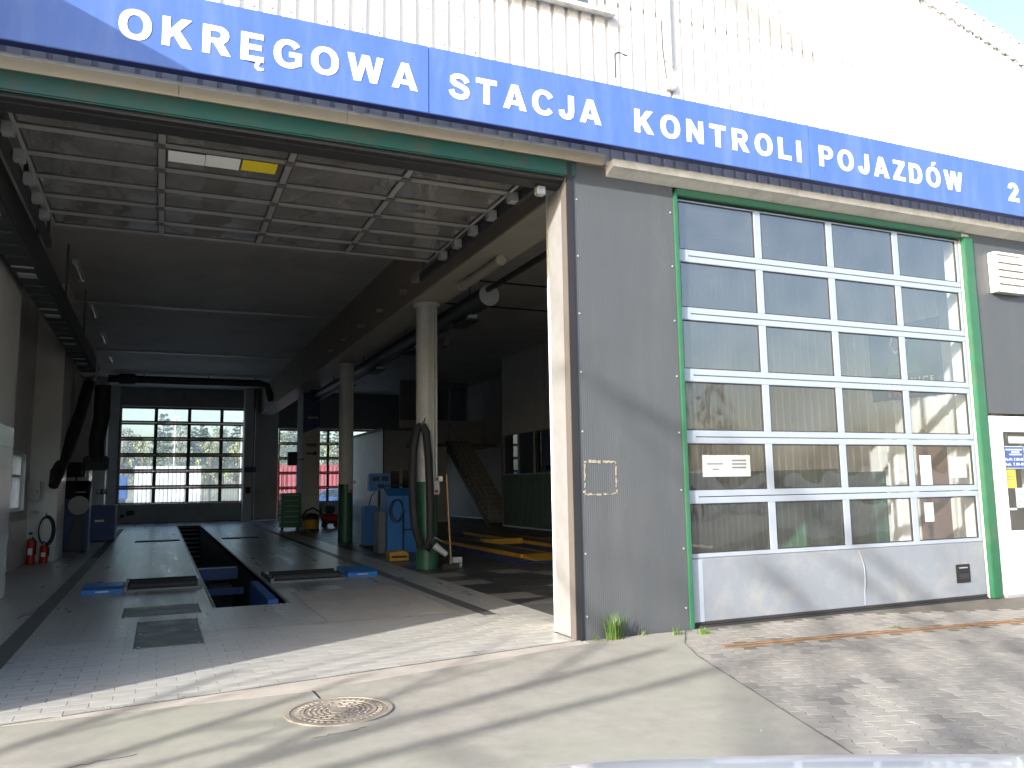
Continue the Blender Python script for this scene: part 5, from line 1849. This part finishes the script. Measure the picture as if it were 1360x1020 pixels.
# ================================================================== CARS
def car(name, label, loc, rz, paint, detail=True):
    t = thing(name, label, "car", loc, rz)
    T = local(t)
    # body sections along x: (x, half width, z bottom, z shoulder, z top centre)
    S = [(-2.12, .62, .38, .68, .74), (-2.05, .78, .26, .80, .93), (-1.7, .85, .22, .90, 1.0), (-.9, .88, .2, .93, .99), (0, .89, .2, .92, .97),
         (.7, .885, .2, .93, 1.03), (1.1, .88, .2, .91, 1.03), (1.5, .87, .21, .88, 1.01), (1.85, .84, .22, .84, .97), (2.08, .77, .24, .78, .895), (2.2, .62, .28, .64, .74), (2.24, .5, .34, .5, .56)]
    prof = [(0, 1), (.35, .985), (.62, .95), (.82, .84), (.93, .64), (1.0, .35), (1.0, .0), (.98, -.5), (.92, -1)]
    vs_ = []
    for (x, hw, zb, zs, zt) in S:
        ringp = []
        for (u, w) in prof:
            z = zs + (zt - zs) * (w if w > 0 else 0) if w >= 0 else zs + (zs - zb) * w
            ringp.append((x, u * hw, z))
        full = [(a, -b, c) for a, b, c in reversed(ringp[1:])] + ringp
        vs_ += full
    n = 2 * len(prof) - 1
    mb = MB(T)
    fs_ = [(i * n + j, i * n + j + 1, (i + 1) * n + j + 1, (i + 1) * n + j) for i in range(len(S) - 1) for j in range(n - 1)]
    fs_ += [[j for j in range(n)], [(len(S) - 1) * n + j for j in range(n)]]
    fs_ += [(i * n, (i + 1) * n, (i + 1) * n + n - 1, i * n + n - 1) for i in range(len(S) - 1)]
    mb.add(vs_, fs_, True)
    body = mb.build("body", paint, t)
    sub = body.modifiers.new("smooth", 'SUBSURF')
    sub.levels = 1
    sub.render_levels = 2 if detail else 1
    # cabin
    cs = [(-1.95, .66, .95, .02), (-1.55, .68, .97, .34), (-.9, .69, .98, .46), (0.0, .69, .97, .48), (.42, .67, .97, .40), (1.02, .72, .98, .0)]
    vs_ = []
    for (x, hw, z0, hh) in cs:
        vs_ += [(x, -hw - .11, z0 - .03), (x, -hw + .02 - .12 * hh, z0 + hh * .9), (x, -hw * .6, z0 + hh), (x, 0, z0 + hh * 1.03), (x, hw * .6, z0 + hh), (x, hw - .02 + .12 * hh, z0 + hh * .9), (x, hw + .11, z0 - .03)]
    mb = MB(T)
    mb.add(vs_, [(i * 7 + j, i * 7 + j + 1, (i + 1) * 7 + j + 1, (i + 1) * 7 + j) for i in range(len(cs) - 1) for j in range(6)], True)
    cab = mb.build("cabin", screen, t)
    mb = MB(T)
    rv = []
    for (x, hw, z0, hh) in cs[1:5]:
        rv += [(x, -hw + .0 - .12 * hh, z0 + hh * .88), (x, -hw * .6, z0 + hh + .012), (x, 0, z0 + hh * 1.03 + .012), (x, hw * .6, z0 + hh + .012), (x, hw + .12 * hh, z0 + hh * .88)]
    mb.add(rv, [(i * 5 + j, i * 5 + j + 1, (i + 1) * 5 + j + 1, (i + 1) * 5 + j) for i in range(3) for j in range(4)], True)
    mb.build("roof_skin", paint, t)
    for s_ in (-1, 1):
        for (xa, xb) in ((-.42, -.34),):
            MB(T).box(xa, xb, s_ * .70, s_ * .80, .95, 1.40).build("door_pillar", black_pl, t)
        MB(T).box(.55, .75, s_ * .86, s_ * 1.02, .98, 1.10, .03).build("mirror", paint, t)
        MB(T).box(2.02, 2.16, s_ * .42, s_ * .74, .60, .74, .03).build("headlight", tube_glass, t)
        MB(T).box(-2.11, -2.0, s_ * .5, s_ * .76, .68, .84, .02).build("tail_light", red_eq, t)
        for xw in (-1.3, 1.3):
            w_ = MB(T).cyl((xw, s_ * .70, .31), (xw, s_ * .905, .31), .31, 24).build("wheel", black_rub, t)
            MB(T).cyl((xw, s_ * .90, .31), (xw, s_ * .915, .31), .2, 18).build("rim", steel_lt, w_)
    MB(T).box(2.18, 2.27, -.5, .5, .3, .46, .02).build("grille", black_pl, t)
    return t


hdg = math.atan2(.91, .41)
car("parked_car", "silver white car whose smooth bonnet shows in front of the pavers", (-4.61, -7.68, 0), hdg, car_paint)
# position: bonnet nose about 1.7 m ahead and right of where the photographer stands

# ================================================================== YARD BEHIND THE HALL
car("blue_car", "blue hatchback parked in the yard beyond the far door", (4.2, 42.0, .0), math.radians(180), car_blue, False)
yd = MB()
yd.box(-60, 80, 36, 74, -.058, -.03)
struct(yd.build("yard", mat("yard_concrete", (.42, .41, .39), rough=.9, var=.15, scale=.3)))
mb = MB()
nx, ny = 60, 40
vs_ = []
for j in range(ny + 1):
    for i in range(nx + 1):
        X = -150 + 340 * i / nx
        Y = 70 + 190 * j / ny
        vs_.append((X, Y, -.05 + 4 * (1 - math.exp(-max(0, Y - 70) / 60)) + 1.2 * mnoise.noise(Vector((X * .03, Y * .03, 0))) * min(1, j / 6)))
mb.add(vs_, [(j * (nx + 1) + i, j * (nx + 1) + i + 1, (j + 1) * (nx + 1) + i + 1, (j + 1) * (nx + 1) + i) for j in range(ny) for i in range(nx)], True)
struct(mb.build("hillside", meadow))


def hill_z(x, y):
    return -.05 + 4 * (1 - math.exp(-max(0, y - 70) / 60))


# sheet fence: each sheet panel its own part, with posts
fe = thing("sheet_fence", "pale corrugated sheet fence at the end of the yard", "fence", (-5, 60, 0))
x = -7.0
while x < -2.4:
    pr = ribs(x, x + 1.16, .29, .025, 60.0, crest=.5, side=.12)
    m2 = MB()
    m2.sheet(pr, 2, .15, 3.3)
    m2.build("fence_sheet", fence_white, fe, fix=False)
    MB().box(x - .04, x + .04, 60.02, 60.1, -.05, 3.4).build("fence_post", steel, fe)
    x += 1.18
gt = thing("lattice_gate", "grey bar gate beside the sheet fence", "gate", (1.5, 60, 0))
for a, b in ((-2.2, .9), (1.0, 4.1)):
    MB().box(a, a + .08, 59.96, 60.04, .1, 3.2).build("gate_stile", steel, gt)
    MB().box(b - .08, b, 59.96, 60.04, .1, 3.2).build("gate_stile", steel, gt)
    for z in (.15, 1.5, 3.1):
        MB().box(a + .08, b - .08, 59.97, 60.03, z, z + .08).build("gate_rail", steel, gt)
    q = MB()
    for k in range(14):
        xx = a + .25 + k * .2
        q.box(xx, xx + .025, 59.99, 60.01, .24, 3.1)
    q.build("gate_bar", steel, gt, kind="stuff")
    MB().tube([(a + .1, 59.95, .2), (b - .1, 59.95, 3.1)], .03, 6).build("gate_brace", steel, gt)
# pale low shed left of the fence and blue tarpaulin truck
tk = thing("blue_truck", "blue box truck standing in the yard by the sheet fence", "truck", (-12.3, 56, 0))
MB().box(-11.4, -7.3, 54.8, 57.2, .9, 2.5, .05).build("cargo_box", blue_mid, tk)
MB().box(-13.0, -11.5, 54.9, 57.1, .6, 2.3, .15).build("cab", pvc_white, tk)
MB().box(-13.02, -12.65, 55.1, 56.9, 1.5, 2.1, .05).build("windscreen", screen, tk)
for xw in (-12.3, -9.2, -8.2):
    for yw in (54.85, 56.9):
        MB().cyl((xw, yw, .42), (xw, yw + .25, .42), .45, 16).build("wheel", black_rub, tk)
MB().box(-12.8, -7.4, 55.6, 56.4, .6, .9).build("chassis", steel, tk)
yt = thing("yellow_tank", "pale yellow plastic tank standing near the gate", "tank", (3.3, 57, 0))
MB().box(2.7, 4.0, 56.4, 57.6, .15, 1.5, .12).build("tank", mat("tank_cream", (.6, .56, .36), rough=.5), yt)
MB().box(2.65, 4.05, 56.35, 57.65, -.03, .14).build("pallet", wood, yt)
MB().cyl((3.35, 57, 1.5), (3.35, 57, 1.6), .15, 14).build("lid", black_pl, yt)


def container(x0, x1, y0, y1, h, label, z0=0.0):
    t = thing("shipping_container", label, "container", ((x0 + x1) / 2, (y0 + y1) / 2, z0))
    pr = ribs(x0 + .1, x1 - .1, .28, .05, y0 + .06, crest=.45, side=.15)
    m2 = MB()
    m2.sheet(pr, 2, z0 + .15, z0 + h - .12)
    m2.build("ribbed_side", red_cont, t, fix=False)
    MB().box(x0 + .1, x1 - .1, y0 + .08, y1, z0 + .1, z0 + h - .1).build("box_body", red_cont, t)
    for xx in (x0, x1 - .12):
        MB().box(xx, xx + .12, y0, y0 + .12, z0 + .05, z0 + h).build("corner_post", red_cont, t)
    MB().box(x0 + .12, x1 - .12, y0, y0 + .1, z0 + h - .12, z0 + h).build("top_rail", red_cont, t)
    MB().box(x0 + .12, x1 - .12, y0, y0 + .1, z0 + .02, z0 + .14).build("bottom_rail", red_cont, t)


container(1.3, 7.3, 50, 52.4, 3.1, "red ribbed shipping container behind the blue hatchback")
container(7.5, 13.5, 50.3, 52.7, 3.0, "red ribbed shipping container behind the dark blue trailer")
ps = thing("parked_trailer", "dark blue trailer frame standing before the red containers", "trailer", (8.2, 47, 0))
MB().box(6.8, 9.8, 46.4, 48.2, .7, 1.0, .03).build("bed", blue_dk, ps)
MB().box(6.8, 7.0, 46.4, 48.2, 1.0, 2.3, .03).build("headboard", blue_dk, ps)
for xw in (7.5, 8.4):
    for yw in (46.3, 48.1):
        MB().cyl((xw, yw, .4), (xw, yw + .2, .4), .4, 16).build("wheel", black_rub, ps)
# lamp posts of the yard
lp = thing("yard_lamp", "slim grey lamp post in front of the wooded hill", "street lamp", (-4.2, 66, 0), 0, "yard lamp posts")
MB().cyl((-4.2, 66, -.1), (-4.2, 66, 7.5), .09, 10, r2=.05).build("post", steel_lt, lp)
MB().box(-4.35, -3.7, 65.9, 66.1, 7.45, 7.6, .03).build("lamp_head", lamp_case, lp)
dup(lp, (-10.5, 67, 0))
dup(lp, (1.2, 67, 0))


# ================================================================== TREES
def leaf_blob(mb, c, r, n, size, rn, flat=.8):
    for i in range(n):
        while True:
            v = Vector((rn.uniform(-1, 1), rn.uniform(-1, 1), rn.uniform(-1, 1)))
            if v.length < 1: break
        v = v * (.55 + .45 * rn.random()) if rn.random() < .7 else v
        p = c + Vector((v.x * r, v.y * r, v.z * r * flat))
        a = Euler((rn.uniform(0, 6.28), rn.uniform(0, 6.28), rn.uniform(0, 6.28))).to_matrix()
        s = size * rn.uniform(.6, 1.3)
        q = [a @ Vector((-s, -s * .5, 0)), a @ Vector((s * .2, -s * .7, 0)), a @ Vector((s, .1 * s, 0)), a @ Vector((-.1 * s, s * .6, 0))]
        mb.add([p + k for k in q], [(0, 1, 2, 3)])


def forest_tree(kind, seed, h):
    rn = random.Random(seed)
    tr_, lf_ = MB(), MB()
    tr_.tube([(0, 0, -.6), (.05, 0, h * .4), (-.05, .05, h * .95)], [h * .018 + .06, h * .014 + .04, .03], 7)
    if kind == "pine":
        z = h * .35
        while z < h:
            t = (z - h * .35) / (h * .65)
            R = h * .17 * (1 - t) + .35
            for k in range(5):
                a = rn.uniform(0, 6.28)
                d = R * rn.uniform(.4, 1)
                e = Vector((d * math.cos(a), d * math.sin(a), z + rn.uniform(-.2, .2)))
                tr_.tube([(0, 0, z - .2), tuple(e)], [.05, .015], 4, caps=False)
                leaf_blob(lf_, e, R * .45, 34, .17, rn, .5)
            z += h * .055
    else:
        for k in range(26):
            a = rn.uniform(0, 6.28)
            u = rn.uniform(.3, 1.0)
            d = h * .24 * math.sin(math.pi * (u * .8 + .12)) * rn.uniform(.3, 1.05)
            e = Vector((d * math.cos(a), d * math.sin(a), h * u))
            tr_.tube([(0, 0, h * u * .55), ((e.x) * .5, e.y * .5, h * u * .8), tuple(e)], [.07, .04, .015], 4, caps=False)
            leaf_blob(lf_, e, h * .085, 42, .15, rn, .8)
    return tr_, lf_


kinds = [("pine", 12, "pine_tree", leaf_pine, "dark pine tree on the wooded hill beyond the yard", "pine"),
         ("broad", 11, "leafy_tree", leaf_mid, "grey green leafy tree on the hill beyond the yard", "tree"),
         ("broad", 7, "spring_tree", leaf_spring, "small yellow green spring tree at the edge of the yard", "tree")]
protos = []
for i, (kd, h, nm, lm, lab, cat) in enumerate(kinds):
    t = thing(nm, lab, "tree", (0, 0, 0), 0, ("pines on the wooded hill", "leafy trees on the wooded hill", "spring trees at the yard edge")[i])
    a, b = forest_tree(kd, 40 + i, h)
    a.build("trunk", bark, t, fix=False)
    b.build("crown", lm, t, fix=False)
    protos.append(t)
rn = random.Random(77)
used = [False] * 3
spots = []
for k in range(60):
    i = 0 if rn.random() < .6 else 1
    Y = rn.uniform(92, 135)
    X = -2 + rn.uniform(-17, 22)
    spots.append((i, X, Y, rn.uniform(.5, .74)))
for k in range(12):
    spots.append((2, rn.uniform(-14, 16), rn.uniform(67, 78), rn.uniform(.55, .95)))
for (i, X, Y, s_) in spots:
    o = protos[i] if not used[i] else dup(protos[i], (0, 0, 0))
    used[i] = True
    o.location = (X, Y, hill_z(X, Y))
    o.rotation_euler = (0, 0, rn.uniform(0, 6.28))
    o.scale = (s_, s_, s_ * rn.uniform(.92, 1.12))


# trees behind the photographer, budding: their limbs throw the long soft streaks across the apron
def limb(mb, pts, r0, r1, rn, twigs, depth, out):
    n = len(pts)
    P = [Vector(p) for p in pts]
    rs = [r0 + (r1 - r0) * i / (n - 1) for i in range(n)]
    mb.tube(P, rs, 7 if r0 > .04 else 4, caps=False)
    out.append(P[-1])
    if depth <= 0: return
    for k in range(twigs):
        t = rn.uniform(.3, .98) * (n - 1)
        i = min(int(t), n - 2)
        a = P[i].lerp(P[i + 1], t - i)
        d = (P[i + 1] - P[i]).normalized()
        s = Vector((rn.uniform(-1, 1), rn.uniform(-1, 1), rn.uniform(-.25, .9)))
        dr = (d * .6 + s * .8).normalized()
        L = (P[-1] - P[0]).length * rn.uniform(.25, .5)
        rr = (r0 + (r1 - r0) * t / (n - 1)) * .55
        b = a + dr * L * .5 + Vector((rn.uniform(-.1, .1), rn.uniform(-.1, .1), .05)) * L
        c = a + dr * L + Vector((0, 0, .12 * L))
        limb(mb, [a, b, c], rr, rr * .3, rn, max(2, twigs - 2), depth - 1, out)


def bare_tree(name, label, base, h, r, limbs, seed, extra=9, tw=(5, 2), buds=True):
    rn = random.Random(seed)
    t = thing(name, label, "tree", base)
    B = Vector(base)
    mb = MB()
    out = []
    tp_ = [B + Vector((0, 0, -.2)), B + Vector((.05, .05, h * .3)), B + Vector((-.1, .05, h * .6)), B + Vector((.1, -.1, h * .85)), B + Vector((.15, 0, h))]
    mb.tube(tp_, [r * 1.25, r, r * .8, r * .45, r * .15], 12)
    for (z0, tip, rr) in limbs:
        a = B + Vector((0, 0, z0))
        tip = Vector(tip)
        m_ = a.lerp(tip, .5) + Vector((0, 0, .08))
        limb(mb, [a, a.lerp(m_, .5), m_, m_.lerp(tip, .5) + Vector((0, 0, .04)), tip], rr, rr * .55, rn, tw[0], tw[1], out)
    for k in range(extra):
        z0 = h * rn.uniform(.4, .92)
        a = B + Vector((0, 0, z0))
        an = rn.uniform(0, 6.28)
        L = (h - z0) * .45 + 1.2
        tip = a + Vector((math.cos(an) * L, math.sin(an) * L, L * .55))
        limb(mb, [a, a.lerp(tip, .5) + Vector((0, 0, .2)), tip], r * .3, r * .08, rn, 4, 2, out)
    mb.build("trunk", bark, t, fix=False)
    lf_ = MB()
    for p in out:
        leaf_blob(lf_, p, .28, 4 if buds else 2, .035, rn)
    lf_.build("crown", leaf_spring, t, fix=False)
    return t


bare_tree("budding_tree", "low forked budding tree with limbs fanning out left of the forecourt", (-12.96, -6.42, -.05), 2.5, .17,
          [(1.9, (-17.7, -7.05, 5.5), .075), (2.0, (-16.7, -7.7, 5.5), .08), (2.05, (-16.4, -9.3, 6.5), .12), (2.0, (-15.7, -10.0, 6.5), .09), (2.1, (-16.9, -8.6, 6.4), .035)], 5, 0, (2, 1))
bare_tree("budding_tree", "tall budding tree with high spreading limbs behind the parked car", (-18.0, -16.9, -.05), 12.5, .2,
          [(6.5, (-18.8, -10.6, 10.2), .10), (6.0, (-17.0, -10.6, 8.6), .085), (5.6, (-19.6, -11.2, 9.2), .075)], 9, 2, (3, 2))
bare_tree("budding_tree", "broad budding tree at the far corner of the forecourt", (-28, -21.2, -.05), 14, .22,
          [(8.5, (-28.5, -16.2, 13), .11), (9.0, (-29, -17.0, 12), .10)], 14, 6, (4, 2))
# hedge of trees and a low house opposite (mirrored in the door panes)
for (i, X, Y, s_) in ((1, -6, -44, 1.0), (0, 1, -47, 1.1), (1, 8, -45, .9), (0, 14, -48, 1.15), (1, 21, -46, 1.0), (0, 28, -50, 1.1), (1, 36, -47, .95)):
    o = dup(protos[i], (X, Y, -.06), rn.uniform(0, 6), label=("dark pine tree in the row opposite the hall" if i == 0 else "leafy tree in the row opposite the hall"), group=("pines opposite the hall" if i == 0 else "leafy trees opposite the hall"))
    o.scale = (s_, s_, s_)
nb = thing("sun_block_hall", "added unseen grey flat roofed hall keeping sun off the left windows", "building", (-22, 20, 0))  # added out of view to stop sun entering the left wall windows
MB().box(-30, -13.5, 1.5, 40, -.06, 6.5).build("wall", soffit_grey, nb)
MB().box(-30.2, -13.3, 1.3, 40.2, 6.5, 6.8).build("roof", wall_dk, nb)
for k in range(8):
    w_ = MB().box(-13.499, -13.45, 3 + 4.5 * k, 5.4 + 4.5 * k, 2.2, 3.6).build("window", pvc_white, nb)
    MB().box(-13.449, -13.44, 3.1 + 4.5 * k, 5.3 + 4.5 * k, 2.3, 3.5).build("pane", screen, w_)
hs_ = thing("opposite_house", "low cream house with grey pitched roof across the road", "house", (12, -36, 0))
MB().box(7, 17, -40, -33, -.06, 3.0).build("wall", mat("cream_render", (.5, .46, .38), rough=.85), hs_)
MB().prism([(-40.4, 3.0), (-32.6, 3.0), (-36.5, 5.4)], 0, 6.7, 17.3).build("roof", mat("roof_grey", (.14, .12, .11), rough=.8), hs_)
for xx in (8.5, 11, 14.6):
    w_ = MB().box(xx, xx + 1.2, -32.99, -32.93, 1.0, 2.3).build("window", pvc_white, hs_)
    MB().box(xx + .08, xx + 1.12, -32.925, -32.92, 1.08, 2.22).build("pane", screen, w_)
MB().box(13, 13.9, -32.99, -32.93, 0, 2.1).build("door", wood, hs_)
